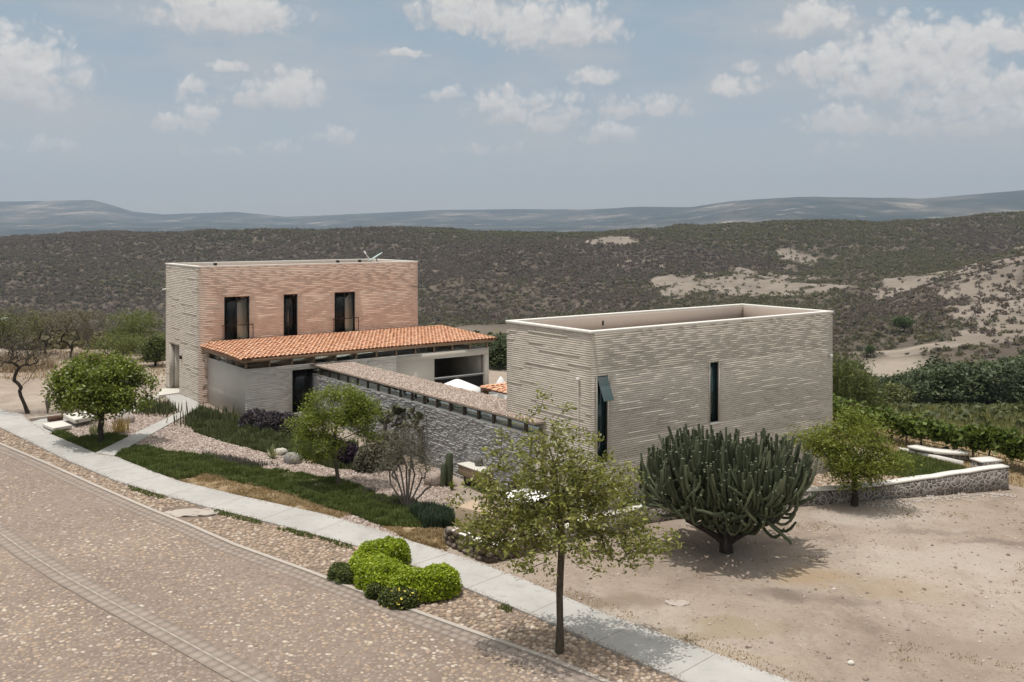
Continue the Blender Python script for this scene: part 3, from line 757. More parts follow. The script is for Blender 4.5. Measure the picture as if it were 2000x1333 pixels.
#@@PAVING
# ------------------------------------------------------------------ road, kerb, sidewalk, path, beds
kerb_px = [(-330, 735), (-150, 806), (0, 869), (83, 904), (178, 947), (290, 996), (365, 1026), (456, 1066), (600, 1118), (720, 1164), (880, 1222), (999, 1264), (1072, 1290), (1180, 1334), (1420, 1430), (1700, 1560)]
KL = np.array(gpoly(kerb_px))
def offs(line, d):
    line = np.asarray(line); t = np.gradient(line, axis=0); t /= np.linalg.norm(t, axis=1)[:, None]
    return line+d*np.stack([-t[:, 1], t[:, 0]], 1)      # left of the running direction is the garden side
def strip(name, line, d0, d1, mat, lift, kind='structure', thick=0.0):
    a, b = offs(line, d0), offs(line, d1)
    return sheet(name, np.vstack([a, b[::-1]]).tolist(), mat, lift, kind, thick)
def ribbon(mb, line, d0, d1, lift, step, gap, across=1, jit=0.0, seed=0, h=.03):
    """separate paving blocks laid along a line"""
    r = random.Random(seed); line = np.asarray(line); seg = np.linalg.norm(np.diff(line, axis=0), axis=1); s = np.concatenate([[0], np.cumsum(seg)])
    at = lambda q: np.array([np.interp(q, s, line[:, 0]), np.interp(q, s, line[:, 1])])
    n = int(s[-1]/step); w = (d1-d0)/across
    for i in range(n):
        for k in range(across):
            q0, q1 = i*step+(step/2 if k % 2 else 0), (i+1)*step+(step/2 if k % 2 else 0)
            p, q = at(min(q0+gap, s[-1])), at(min(q1-gap, s[-1])); t = q-p; L = np.linalg.norm(t)
            if L < .02: continue
            t /= L; nn = np.array([-t[1], t[0]]); e0, e1 = d0+k*w+gap, d0+(k+1)*w-gap; dz = (r.random()-.5)*jit
            c = [p+nn*e0, q+nn*e0, q+nn*e1, p+nn*e1]; zt = [float(zg(*x))+lift+dz for x in c]
            v = [(*x, z) for x, z in zip(c, zt)]+[(*x, z-h) for x, z in zip(c, zt)]
            mb.add(v, [(0,1,2,3),(0,4,5,1),(1,5,6,2),(2,6,7,3),(3,7,4,0)])
road_poly = [p for p in KL]+[np.array((-3., -6.)), np.array((-34., 6.)), np.array((-44., 40.))]
sheet('road', road_poly, mt['joint'], .012)
struct(strip('kerb_strip', KL, -.05, .09, mt['kerb'], .055, 'structure', .10))
mb = MB(); ribbon(mb, KL, -.56, -.06, .034, .30, .006, 2, .006, 3); struct(mb.build('kerb_pavers', mt['paver']))
BL = np.array(gpoly([(-330, 862), (-150, 960), (0, 1043), (62, 1087), (133, 1131), (228, 1184), (344, 1246), (498, 1331), (700, 1440)]))
struct(strip('paver_bedding', BL, -.37, .37, mt['paver'], .0315))
mb = MB(); ribbon(mb, BL, .03, .36, .038, .34, .004, 1, .003, 4); ribbon(mb, BL, -.36, -.03, .038, .34, .004, 1, .003, 5)
struct(mb.build('paver_band', mt['paver']))
mb = MB(); ribbon(mb, BL, -.026, .026, .042, .50, .002, 1, .002, 6); struct(mb.build('centre_joint', mt['kerb']))

back_px = [(-330, 728), (-150, 766), (0, 801), (45, 812), (60, 826), (95, 849), (187, 888), (222, 894), (345, 942), (470, 972), (637, 1009), (745, 1041), (806, 1062), (920, 1097), (1017, 1134), (1162, 1195), (1280, 1238), (1400, 1282), (1545, 1336), (1900, 1470)]
front_px = [(-330, 752), (-150, 790), (0, 838), (60, 867), (130, 902), (230, 944), (300, 966), (401, 993), (536, 1027), (702, 1072), (800, 1108), (897, 1148), (1083, 1224), (1200, 1277), (1330, 1334), (1600, 1460)]
SB, SF = gpoly(back_px), gpoly(front_px)
sheet('sidewalk', SB+SF[::-1], mt['concrete'], .07, 'structure', .12)
# saw cuts of the sidewalk: thin strips in bed soil colour
def cuts():
    b = MB(); P = np.array(SB); s = np.concatenate([[0], np.cumsum(np.linalg.norm(np.diff(P, axis=0), axis=1))]); Q = np.array(SF)
    for q in np.arange(1.5, s[-1], 2.4):
        p = np.array([np.interp(q, s, P[:, 0]), np.interp(q, s, P[:, 1])]); k = Q[np.argmin(np.linalg.norm(Q-p, axis=1))]
        sq = np.concatenate([[0], np.cumsum(np.linalg.norm(np.diff(Q, axis=0), axis=1))]); dense = np.stack([np.interp(np.linspace(0, sq[-1], 3000), sq, Q[:, i]) for i in (0, 1)], 1)
        k = dense[np.argmin(np.linalg.norm(dense-p, axis=1))]; d = k-p; L = np.linalg.norm(d); d /= L; n = np.array([-d[1], d[0]])*.007
        pts = [p-n, k-n, k+n, p+n]
        b.add([(*x, float(zg(*x))+.0735) for x in pts], [(0, 1, 2, 3)])
    struct(b.build('sidewalk_joint', mt['bed']))
cuts()
path_poly = gpoly([(187, 888), (222, 894), (300, 849), (392, 797), (386, 789), (350, 771), (318, 770), (338, 793), (352, 808), (300, 832)])
sheet('path', path_poly, mt['concrete'], .085, 'structure', .14)
sheet('doorstep', gpoly([(306, 775), (318, 764), (350, 764), (352, 772), (308, 778)]), mt['slab'], .15, 'structure', .2)
sheet('driveway_apron', gpoly([(60, 827), (100, 815), (170, 815), (180, 826), (120, 846), (95, 848)]), mt['concrete'], .05, 'structure', .1)

verge = SF[:]+[KL[i]+np.array([.05, .06]) for i in range(len(KL)-1, -1, -1)]
sheet('verge', verge, mt['bed'], .014)
bedL = gpoly([(97, 848), (187, 886), (300, 831), (350, 808), (336, 792), (300, 795), (240, 806), (190, 826), (130, 838)])
bedM = gpoly([(226, 893), (300, 848), (392, 799), (402, 795), (480, 826), (612, 840), (880, 945), (890, 1046), (870, 1078), (806, 1061), (745, 1040), (637, 1008), (470, 971), (345, 941)])
sheet('gravel_bed', bedL, mt['bed'], .02); sheet('gravel_bed', bedM, mt['bed'], .02)
lawn = gpoly([(226, 892), (262, 872), (330, 884), (420, 897), (500, 915), (560, 922), (640, 935), (700, 951), (760, 975), (830, 992), (884, 1012), (886, 1030), (820, 1034), (745, 1030), (690, 1008), (640, 996), (560, 968), (480, 948), (400, 930), (352, 940), (300, 926)])
dry = gpoly([(350, 942), (400, 927), (480, 945), (560, 966), (640, 994), (690, 1004), (660, 1016), (637, 1009), (470, 972)])
dry2 = gpoly([(745, 1030), (820, 1020), (880, 1034), (872, 1078), (806, 1061)])
sheet('lawn', lawn, mt['turf'], .028); sheet('dry_lawn', dry, mt['dry_turf'], .032); sheet('dry_lawn', dry2, mt['dry_turf'], .032)
cover = gpoly([(362, 822), (400, 800), (482, 832), (570, 828), (610, 850), (700, 880), (690, 920), (640, 915), (600, 900), (520, 886), (440, 866), (380, 846)])
sheet('ground_cover_soil', cover, mt['turf'], .026)
cornerg = gpoly([(100, 850), (187, 887), (250, 857), (215, 848), (160, 858), (120, 846)])
sheet('corner_turf', cornerg, mt['turf'], .026)

# loose stones, pebbles and blades
Rd = np.array([p for p in road_poly])
def in_view(P, m=.02):
    px = P[:, 0]/P[:, 1]*FPX+1000; py = HORIZON+(CAM_H-zg(P[:, 0], P[:, 1]))/P[:, 1]*FPX
    return (px > -160) & (px < 2160) & (py < 1420) & (P[:, 1] > 1)
def dist_line(P, line):
    d = np.full(len(P), 1e9)
    for a, b in zip(line[:-1], line[1:]):
        t = np.clip(((P-a)@(b-a))/((b-a)@(b-a)+1e-9), 0, 1); d = np.minimum(d, np.linalg.norm(P-a-t[:, None]*(b-a), axis=1))
    return d
def cobbles():
    P = grid_fill(road_poly, .126, 5, .40); P = P[in_view(P)]
    P = P[(dist_line(P, KL) > .60) & (dist_line(P, BL) > .40)]
    w = fbm(P[:, 0]/3.2, P[:, 1]/3.2, 5, 3)
    r = np.random.default_rng(3); s = r.random(len(P)); k = s < np.clip(.30+w*2.0, .05, .9)
    for q, m in ((~k, mt['cobble']), (k, mt['cobble_warm'])):
        v, f = stones(P[q], .060, 11, 7, .26, .3, .002, .76)
        struct(mesh_obj('cobblestones', v, f, m, None, True), 'stuff')
    P = grid_fill(verge, .15, 6, .45); P = P[in_view(P) & inpoly(P, verge)]
    P = P[(dist_line(P, KL) > .14)]
    bare = np.linalg.norm((P-g(375, 1003)[:2])*np.array([.7, 1.2]), axis=1) < .85
    P = P[~bare]
    v, f = stones(P, .072, 12, 7, .55, .3, .004, .7); struct(mesh_obj('verge_stones', v, f, mt['cobble_warm'], None, True), 'stuff')
cobbles()
def gravel():
    for poly, sd in ((bedL, 1), (bedM, 2)):
        P = grid_fill(poly, .085, 20+sd, .5); ok = in_view(P)
        for z in (lawn, dry, dry2, cover, cornerg): ok &= ~inpoly(P, z) | (np.random.default_rng(sd).random(len(P)) < .02)
        v, f = stones(P[ok], .050, 30+sd, 6, .8, .3, .008, .6)
        struct(mesh_obj('gravel', v, f, mt['gravel'], None, False), 'stuff')
gravel()
def lawns():
    def put(name, poly, n, h, w, m, seed, lean=.6, edge=None):
        P = sample(poly, n, seed)
        nz = fbm(P[:, 0]/.9, P[:, 1]/.9, seed, 3)
        P = P[nz > -.16-.0*nz] if edge is None else P[nz > edge]
        hh = h*np.clip(1+3.2*fbm(P[:, 0]/.5, P[:, 1]/.5, seed+70, 3)+1.5*fbm(P[:, 0]/2, P[:, 1]/2, seed+90, 2), .3, 2.2)
        v, f = blades(P, hh, w, seed, lean, lift=.02); struct(mesh_obj(name, v, f, m), 'stuff')
    put('lawn_grass', lawn, 56000, .13, .030, mt['grass'], 1, edge=-.3)
    put('dry_grass', dry, 9000, .075, .024, mt['drygrass'], 2, .9, -.3); put('dry_grass', dry2, 6000, .075, .024, mt['drygrass'], 3, .9, -.3)
    put('ground_cover', cover, 30000, .27, .035, mt['cover'], 4, .6, -.3)
    put('corner_grass', cornerg, 7000, .13, .028, mt['grass'], 6, .6, -.3)
    # tufts along the stone verge
    Q = np.array(SF); P = sample(verge, 60000, 9); P = P[in_view(P)]; d = dist_line(P, Q)
    nz = fbm(P[:, 0]/1.1, P[:, 1]/1.1, 19, 3); px = P[:, 0]/P[:, 1]*FPX+1000
    k = ((d < .30) & (nz > .02) | (nz > .24)) & (px > 250) & (px < 1000)
    v, f = blades(P[k], .10, .026, 8, .8, lift=.02); struct(mesh_obj('verge_weeds', v, f, mt['grass']), 'stuff')
lawns()
def lot_stones():
    r = np.random.default_rng(5)
    poly = gpoly([(930, 1105), (1545, 1332), (2040, 1332), (2040, 960), (1560, 995), (1280, 1030), (1060, 1075)])
    P = sample(poly, 8000, 3); nz = fbm(P[:, 0]/1.8, P[:, 1]/1.8, 33, 4); P = P[nz+r.random(len(P))*.5 > .12]; rad = .007+.018*r.random(len(P))**3+.045*r.random(len(P))**14
    vv, ff = stones(P, .03, 4, 6, .85, .25, 0, .6)
    v = vv.reshape(len(P), -1, 3); c = np.concatenate([P, zg(P[:, 0], P[:, 1])[:, None]], 1)[:, None]
    v = c+(v-c)*(rad/.03)[:, None, None]
    struct(mesh_obj('lot_pebbles', v.reshape(-1, 3), ff, mt['gravel'], None, False), 'stuff')
    for line, sg in ((SB, 1), (SF, -1)):      # grit spilling over the sidewalk's edges
        Q = np.array(line); q = r.random(5000)**1.0*(len(Q)-1.001); i = q.astype(int); P = Q[i]+(Q[i+1]-Q[i])*(q-i)[:, None]; P = P+r.normal(size=P.shape)*np.array([.05, .10]); P = P[in_view(P)]
        ins = inpoly(P, SB+SF[::-1]); rr = .006+.012*r.random(len(P))**2; vv, ff = stones(P, .03, 14, 5, .85, .25, 0, .6); v = vv.reshape(len(P), -1, 3); zz = zg(P[:, 0], P[:, 1]); c = np.stack([P[:, 0], P[:, 1], zz], 1)[:, None]; v = c+(v-c)*(rr/.03)[:, None, None]; v[:, :, 2] += (np.where(ins, .071, .02))[:, None]
        struct(mesh_obj('edge_grit', v.reshape(-1, 3), ff, mt['cobble_warm']), 'stuff')
    # rubble along the garden wall's foot and dry weeds
    W = np.array(gpoly([(1700, 985), (1760, 976), (1850, 968), (1975, 963)])); s = r.random(260); s = s*(len(W)-1)
    i = s.astype(int).clip(0, len(W)-2); P = W[i]+(W[i+1]-W[i])*(s-i)[:, None]+r.normal(size=(260, 2))*np.array([.1, .22])-np.array([0, .30])
    v, f = stones(P, .06, 6, 6, .8, .2, 0, .6); struct(mesh_obj('wall_rubble', v, f, mt['rock']), 'stuff')
    P = sample(poly, 26000, 8); nz = fbm(P[:, 0]/1.6, P[:, 1]/1.6, 29, 4); d = dist_line(P, np.array(SB))
    k = (nz > .20) | ((d < .7) & (nz > .0)) ; P = P[k]
    v, f = blades(P, .055, .022, 8, 1.0); struct(mesh_obj('lot_weeds', v, f, mt['drygrass']), 'stuff')
lot_stones()

#@@HOUSES
# ------------------------------------------------------------------ the houses (local x = u, y = v)
def spans(a0, a1, z, ops):
    out = [(a0, a1)]
    for o in ops:
        if o[2] <= z <= o[3]:
            nx = []
            for (p, q) in out:
                if o[1] <= p or o[0] >= q: nx.append((p, q)); continue
                if o[0] > p: nx.append((p, o[0]))
                if o[1] < q: nx.append((o[1], q))
            out = nx
    return out
def brick_face(mb, axis, c, out, a0, a1, z0, z1, ops, seed, pitch=.075, pr=.014, pmax=.034, runs=(.18, 1.3), slope=0.0):
    """courses of bricks, every run of bricks proud by its own amount. axis 'x': wall along x at y=c; 'y': wall along y at x=c"""
    r = random.Random(seed); z = z0
    while z < z1-.01:
        h = min(pitch, z1-z); zc = z+h/2; lift = r.random()
        for (p, q) in spans(a0, a1, zc, ops):
            s = p
            while s < q-1e-4:
                L = r.uniform(*runs) if r.random() < .8 else r.uniform(*runs)*2; e = min(q, s+L)
                if q-e < .12: e = q
                k = r.random(); d = r.uniform(.0035, .006) if k < .90 else r.uniform(pr, pmax)
                dz = r.uniform(-.003, .003); t0, t1 = c-out*.08, c+out*d; g0, g1 = s+.002, e-.002
                zb, zt = z+.006+dz, z+h-.005+dz
                if axis == 'x': mb.box(g0, g1, min(t0, t1), max(t0, t1), zb, zt)
                else: mb.box(min(t0, t1), max(t0, t1), g0, g1, zb, zt)
                s = e
        z += pitch
def core(mb, axis, c, out, a0, a1, z0, z1, ops, th=.3, inset=-.0035):
    zs = sorted({z0, z1, *[min(max(o[2], z0), z1) for o in ops], *[min(max(o[3], z0), z1) for o in ops]})
    for zb, zt in zip(zs[:-1], zs[1:]):
        if zt-zb < 1e-4: continue
        for p, q in spans(a0, a1, (zb+zt)/2, ops):
            t0, t1 = c-out*th, c-out*inset
            if axis == 'x': mb.box(p, q, min(t0, t1), max(t0, t1), zb, zt)
            else: mb.box(min(t0, t1), max(t0, t1), p, q, zb, zt)
def frame(mb, axis, c, out, o, w=.05, d0=.12, d1=.05, mull=()):
    a0, a1, z0, z1 = o
    def bar(p, q, zb, zt):
        t0, t1 = sorted((c-out*d0, c-out*d1))
        mb.box(p, q, t0, t1, zb, zt) if axis == 'x' else mb.box(t0, t1, p, q, zb, zt)
    bar(a0+.003, a0+w, z0+.003, z1-.003); bar(a1-w, a1-.003, z0+.003, z1-.003)
    bar(a0+w, a1-w, z1-w, z1-.003); bar(a0+w, a1-w, z0+.003, z0+w)
    for m in mull: bar(m-w*.4, m+w*.4, z0+w, z1-w)
def curtain(mb, x0, x1, y, z0, z1, n=40, amp=.03):
    xs = np.linspace(x0, x1, n); ph = np.arange(n)*1.9
    a = np.stack([xs, y+amp*np.sin(ph), np.full(n, z0)], 1); b = a.copy(); b[:, 2] = z1
    i = np.arange(n-1); mb.add(np.vstack([a, b]), np.stack([i, i+1, n+i+1, n+i], 1))
def coping(mb, x0, x1, y0, y1, z0, z1, w):
    mb.box(x0, x1, y0, y0+w, z0, z1); mb.box(x0, x1, y1-w, y1, z0, z1)
    mb.box(x0, x0+w, y0+w, y1-w, z0, z1); mb.box(x1-w, x1, y0+w, y1-w, z0, z1)

def tower_house():
    L, D, H = 13.7, 5.8, 7.34
    t = thing('brick_house', 'tall two storey brick house with three dark windows above the orange tile roof', 'house', (*A0, 0), TH)
    wins = [(1.39, 2.83, 3.25, 5.72), (4.84, 5.69, 3.25, 5.69), (8.01, 9.36, 3.25, 5.68)]
    door = (3.30, 5.12, 0.0, 2.80)
    b = MB(); core(b, 'x', 0, -1, 0.01, L-.01, 0, H, wins); core(b, 'x', D, 1, .01, L-.01, 0, H, [])
    core(b, 'y', 0, -1, .31, D-.31, 0, H, [door]); core(b, 'y', L, 1, .31, D-.31, 0, H, [])
    b.build('wall_core', mt['mortar'], t)
    b = MB(); brick_face(b, 'x', 0, -1, 0, L, 0, H, wins, 1, .098, pr=.008, pmax=.015, runs=(.3, 1.4)); b.build('front_wall', mt['brick_pink'], t)
    b = MB(); brick_face(b, 'y', 0, -1, .0, D, 0, H, [door], 2, .098, pr=.008, pmax=.016, runs=(.3, 1.4)); b.build('side_wall', mt['brick_grey'], t)
    b = MB(); coping(b, -.03, L+.03, -.035, D+.03, H+.002, H+.075, .26); b.build('coping', mt['coping'], t, bevel=.01)
    b = MB(); b.box(.32, L-.32, .32, D-.32, H-.62, H-.5); b.build('roof_deck', mt['deck'], t)
    b = MB()
    for p in ((.305, L-.305, .305, .315), (.305, L-.305, D-.315, D-.305)): b.box(p[0], p[1], p[2], p[3], H-.5, H-.003)
    b.box(.305, .315, .316, D-.316, H-.5, H-.003); b.box(L-.315, L-.305, .316, D-.316, H-.5, H-.003); b.build('parapet_lining', mt['deck'], t)
    for i, o in enumerate(wins):
        b = MB(); frame(b, 'x', 0, -1, o, .055, .16, .03, [] if i == 1 else [(o[0]+o[1])/2]); f = b.build('window', mt['dark'], t)
        b = MB(); b.box(o[0]+.05, o[1]-.05, .09, .10, o[2]+.05, o[3]-.05); b.build('pane', mt['glass'], f)
        b = MB(); b.box(o[0]-.5, o[1]+.5, 1.6, 1.62, o[2]-.2, o[3]+.2); b.build('dark_panel', mt['black'], f)  # near-black panel puts the darkness of the unlit room into its colour
        b = MB()
        if i == 1: b.box(o[0]+.06, o[0]+.46, .40, .44, o[2]+.06, o[3]-.1)
        else:
            w = o[1]-o[0]; curtain(b, o[0]+.05, o[0]+w*.26, .17, o[2]+.05, o[3]-.05, 16, .025); curtain(b, o[0]+w*.50, o[1]-.05, .17, o[2]+.05, o[3]-.05, 34, .028)
        b.build('curtain', mt['curtain'], f, True)
        if i != 1:
            b = MB(); x0, x1, yo = o[0]-.12, o[1]+.14, -.16
            b.tube([(x0, -.02, 4.13), (x0, yo, 4.13), (x1, yo, 4.13), (x1, -.02, 4.13)], .024, 6)
            b.tube([(x0, -.02, 3.36), (x0, yo, 3.36), (x1, yo, 3.36), (x1, -.02, 3.36)], .018, 6)
            for k in (x0, x1): b.tube([(k, yo, 3.3), (k, yo, 4.13)], .02, 6)
            b.build('railing', mt['dark'], t)
    # the entrance recess in the side wall
    b = MB(); d0, d1, z1 = door[0], door[1], door[3]
    b.box(.012, 1.4, d1+.0, d1+.03, .0, z1+.03); b.box(.012, 1.4, d0-.03, d0, .0, z1+.03); b.box(.012, 1.4, d0, d1, z1, z1+.03); b.build('entry_recess', mt['plaster'], t)
    b = MB(); b.box(1.35, 1.41, d0, d1, 0, z1); f = b.build('door', mt['wood'], t)
    b = MB(); b.tube([(1.33, d0+.3, .9), (1.33, d0+.3, 1.7)], .02, 6); b.build('handle', mt['dark'], f)
    b = MB(); b.box(-.12, -.03, 2.80, 2.95, 2.10, 2.30); b.box(-.03, .0, 2.83, 2.92, 2.15, 2.25); b.build('wall_lamp', mt['dark'], t)
    b = MB(); b.tube([(.0, 5.72, 5.9), (-.22, 5.72, 5.87)], .045, 8); b.build('rain_spout', mt['coping'], t)
    for x in (.95, 8.3, 9.75):
        b = MB(); b.tube([(x, .16, H+.07), (x, .16, H+.12)], .02, 6); b.box(x-.08, x+.08, .08, .24, H+.10, H+.23); b.build('floodlight', mt['dark'], t)
    # satellite dish, standing on the roof
    dx, dy = xy(12.0, 2.3); s = thing('satellite_dish', 'small grey satellite dish on the flat roof of the tall house', 'dish', (dx, dy, H-.5), R(0))
    b = MB(); prof = [(r, .22*r*r) for r in np.linspace(.001, .52, 8)]; prof += [(r, .22*r*r-.012) for r in np.linspace(.52, .001, 8)]
    b.lathe(prof, 24); v = np.vstack(b.v); ax = Vector((-.52, -.12, .85)).normalized().to_track_quat('Z', 'Y').to_matrix()
    v = v@np.array(ax).T+np.array([0, 0, .78]); mesh_obj('reflector', v, b.f, mt['dish'], s, True)
    n = np.array(ax)[:, 2]; low = np.array(ax)@np.array([0.0, 0, 0])
    b = MB(); b.tube([(-.28, -.1, .55), (-.66, -.14, 1.05)], .022, 6); a = b.build('feed_arm', mt['whitemetal'], s)
    b = MB(); b.tube([(-.62, -.14, 1.02), (-.72, -.15, 1.16)], .055, 8); b.build('receiver', mt['white'], a)
    b = MB(); b.tube([(0.02, 0, .75), (.10, 0, .45), (.10, 0, .05)], .03, 6)
    for a in range(3): b.tube([(.10, 0, .45), (.10+.35*math.cos(a*2.1), .35*math.sin(a*2.1), .0)], .018, 5)
    b.build('stand', mt['dark'], s)
tower_house()

WV, WT = -5.55, 2.43     # front face and wall head of the tile-roofed wing
def tile_roof(u0, u1, v0, v1, zf, parent, seed, pw=.235, pl=.40, name='tile_roof'):
    """barrel tiles: rows run along u, the lower edge is at v0"""
    r = random.Random(seed); b = MB(); nu = int(round((u1-u0)/pw)); nv = int(round((v1-v0)/pl)); pw = (u1-u0)/nu; pl = (v1-v0)/nv
    th = np.linspace(0, np.pi, 8)
    for i in range(nu):
        uc = u0+(i+.5)*pw
        for j in range(nv):
            va, vb = v0+j*pl-.05, v0+(j+1)*pl+.02; za, zb = zf(uc, va)+.035, zf(uc, vb)+.0; w = r.uniform(-.008, .008); dz = r.uniform(-.006, .010)
            ra, rb = pw*.54, pw*.44
            A = np.stack([uc+w-ra*np.cos(th), np.full(8, va), za+dz+ra*.78*np.sin(th)], 1); B = np.stack([uc+w-rb*np.cos(th), np.full(8, vb), zb+dz+rb*.78*np.sin(th)], 1)
            k = np.arange(7); b.add(np.vstack([A, B]), np.stack([k, k+1, 8+k+1, 8+k], 1))
            Ai = A.copy(); Ai[:, 2] -= .018
            b.add(np.vstack([A, Ai]), np.stack([k, 8+k, 8+k+1, k+1], 1))
    o = b.build(name, mt['tile'], parent, False)
    # the sloping bed below the tiles
    q = MB(); us = np.linspace(u0+.02, u1-.02, 40); vs = np.linspace(v0+.06, v1, 12)
    X, Y = np.meshgrid(us, vs, indexing='ij'); Z = np.vectorize(zf)(X, Y)+.012; n, m = X.shape
    i = np.arange(n-1)[:, None]*m; j = np.arange(m-1)[None]; f = np.stack([i+j, i+m+j, i+m+j+1, i+j+1], -1).reshape(-1, 4)
    top = np.stack([X, Y, Z], -1).reshape(-1, 3); bot = top.copy(); bot[:, 2] -= .06
    q.add(top, f); q.add(bot, f[:, ::-1]); q.build('roof_bed', mt['tile'], parent)
    return o
def pavilion():
    x0, x1, H = .45, 15.2, WT
    t = thing('tile_roof_pavilion', 'low pavilion with a wide orange terracotta tile roof in front of the tall house', 'house', (*A0, 0), TH)
    zf = lambda u, v: 3.0+min(.042*(v+6.0), .30*(u-.0)+.05)
    tile_roof(.04, 15.42, -6.05, -.03, zf, t, 5)
    ent = (2.93, 4.62, 0, 2.20); op = (11.45, 14.88, 0, 2.09)
    b = MB(); core(b, 'x', WV, -1, x0+.01, x1-.0, -.35, H, [ent, op], .28); core(b, 'y', x0, -1, WV+.28, -.05, -.35, H, [], .28); core(b, 'y', x1, 1, WV+.28, -.05, -.35, H, [], .28)
    b.build('wall_core', mt['mortar'], t)
    b = MB(); brick_face(b, 'x', WV, -1, x0, 9.0, -.35, H, [ent], 7, .085, .006, .016, (.3, 1.6)); b.build('front_wall', mt['brick_white'], t)
    b = MB()
    o2 = [(op[0], op[1], op[2], op[3])]
    zs = [(-.35, 0), (0, op[3]), (op[3], H)]
    for zb, zt in zs:
        for p, q in spans(9.003, x1, (zb+zt)/2, o2): b.box(p, q, WV-.008, WV+.02, zb+.001, zt-.001)
    b.build('plaster_wall', mt['plaster'], t)
    b = MB(); b.box(x0-.008, x0+.02, WV, -.05, -.35, H); b.build('side_wall', plain('smooth grey plaster', (.49, .455, .405), .9, .14, 1.0), t)
    b = MB(); b.box(x0-.03, x1+.02, WV-.03, WV+.25, H+.002, H+.03); b.box(x0-.03, x0+.25, WV+.25, -.05, H+.002, H+.03); b.build('wall_cap', mt['coping'], t)
    # clerestory: posts, glass, eave beam, soffit
    b = MB(); b.box(.16, 15.36, -5.93, -5.83, 2.84, 2.985); b.box(.16, .26, -5.83, -.06, 2.84, 2.985); b.box(15.26, 15.36, -5.83, -.06, 2.84, 2.985); b.build('eave_beam', mt['woodlight'], t)
    b = MB(); b.box(.26, 15.26, -5.83, -.06, 2.86, 2.90); b.build('soffit', mt['wood'], t)
    b = MB()
    for u in np.linspace(x0+.06, x1-.08, 13): MB().box(u-.045, u+.045, WV+.02, WV+.12, H+.03, 2.86).build('clerestory_post', mt['woodlight'], t)
    for v in np.linspace(WV+1.3, -.2, 4): MB().box(x0+.02, x0+.12, v-.045, v+.045, H+.03, 2.86).build('clerestory_post', mt['woodlight'], t)
    b = MB(); b.box(x0+.03, x1-.03, WV+.065, WV+.075, H+.03, 2.86); b.box(x0+.065, x0+.075, WV+.12, -.06, H+.03, 2.86); b.build('clerestory_glass', mt['glass'], t)
    b = MB(); b.box(x0+.28, x1-.28, -.09, -.06, -.3, 2.86); b.box(x0+.28, x1-.28, WV+.28, -.09, -.32, -.28); b.box(8.9, 8.98, WV+.28, -.09, -.28, 2.86); b.build('room_lining', mt['interior'], t)
    # entrance glazing
    b = MB(); frame(b, 'x', WV, -1, ent, .05, .2, .12, [3.75]); f = b.build('entrance_door', mt['dark'], t)
    b = MB(); b.box(ent[0]+.05, ent[1]-.05, WV+.16, WV+.17, .05, 2.15); b.build('pane', mt['glass'], f)
    # the wide opening to the courtyard with its counter
    b = MB(); w = .07; b.box(op[0]-.02, op[1]+.02, WV-.012, WV+.02, op[3]+.0, op[3]+.05); b.build('lintel', mt['coping'], t)
    b = MB(); b.box(op[0]+.02, op[1]-.02, WV+.08, WV+.6, .88, .95); k = b.build('counter', plain('grey counter top', (.22, .21, .20), .5), t)
    b = MB(); b.tube([(op[0]+.01, WV+.02, 1.0), (op[1]-.01, WV+.02, 1.0)], .028, 6); b.build('bar_rail', mt['whitemetal'], k)
    b = MB(); b.box(op[0]+.02, op[1]-.02, WV+.12, WV+.2, 0, .88); b.build('counter_front', mt['black'], k)
    px_, py_ = xy(13.95, -.13)
    q = thing('framed_picture', 'small framed dark picture on the back wall of the open kitchen', 'picture', (px_, py_, 1.72), TH)
    b = MB(); frame(b, 'x', 0, -1, (-.42, .42, -.55, .55), .05, .0, -.05); b.build('frame', mt['dark'], q)
    b = MB(); b.box(-.37, .37, -.018, -.002, -.5, .5); m = b.build('mat_board', mt['white'], q); b = MB(); b.box(-.2, .2, -.024, -.019, -.28, .3); b.build('print', mt['interior'], m)
pavilion()

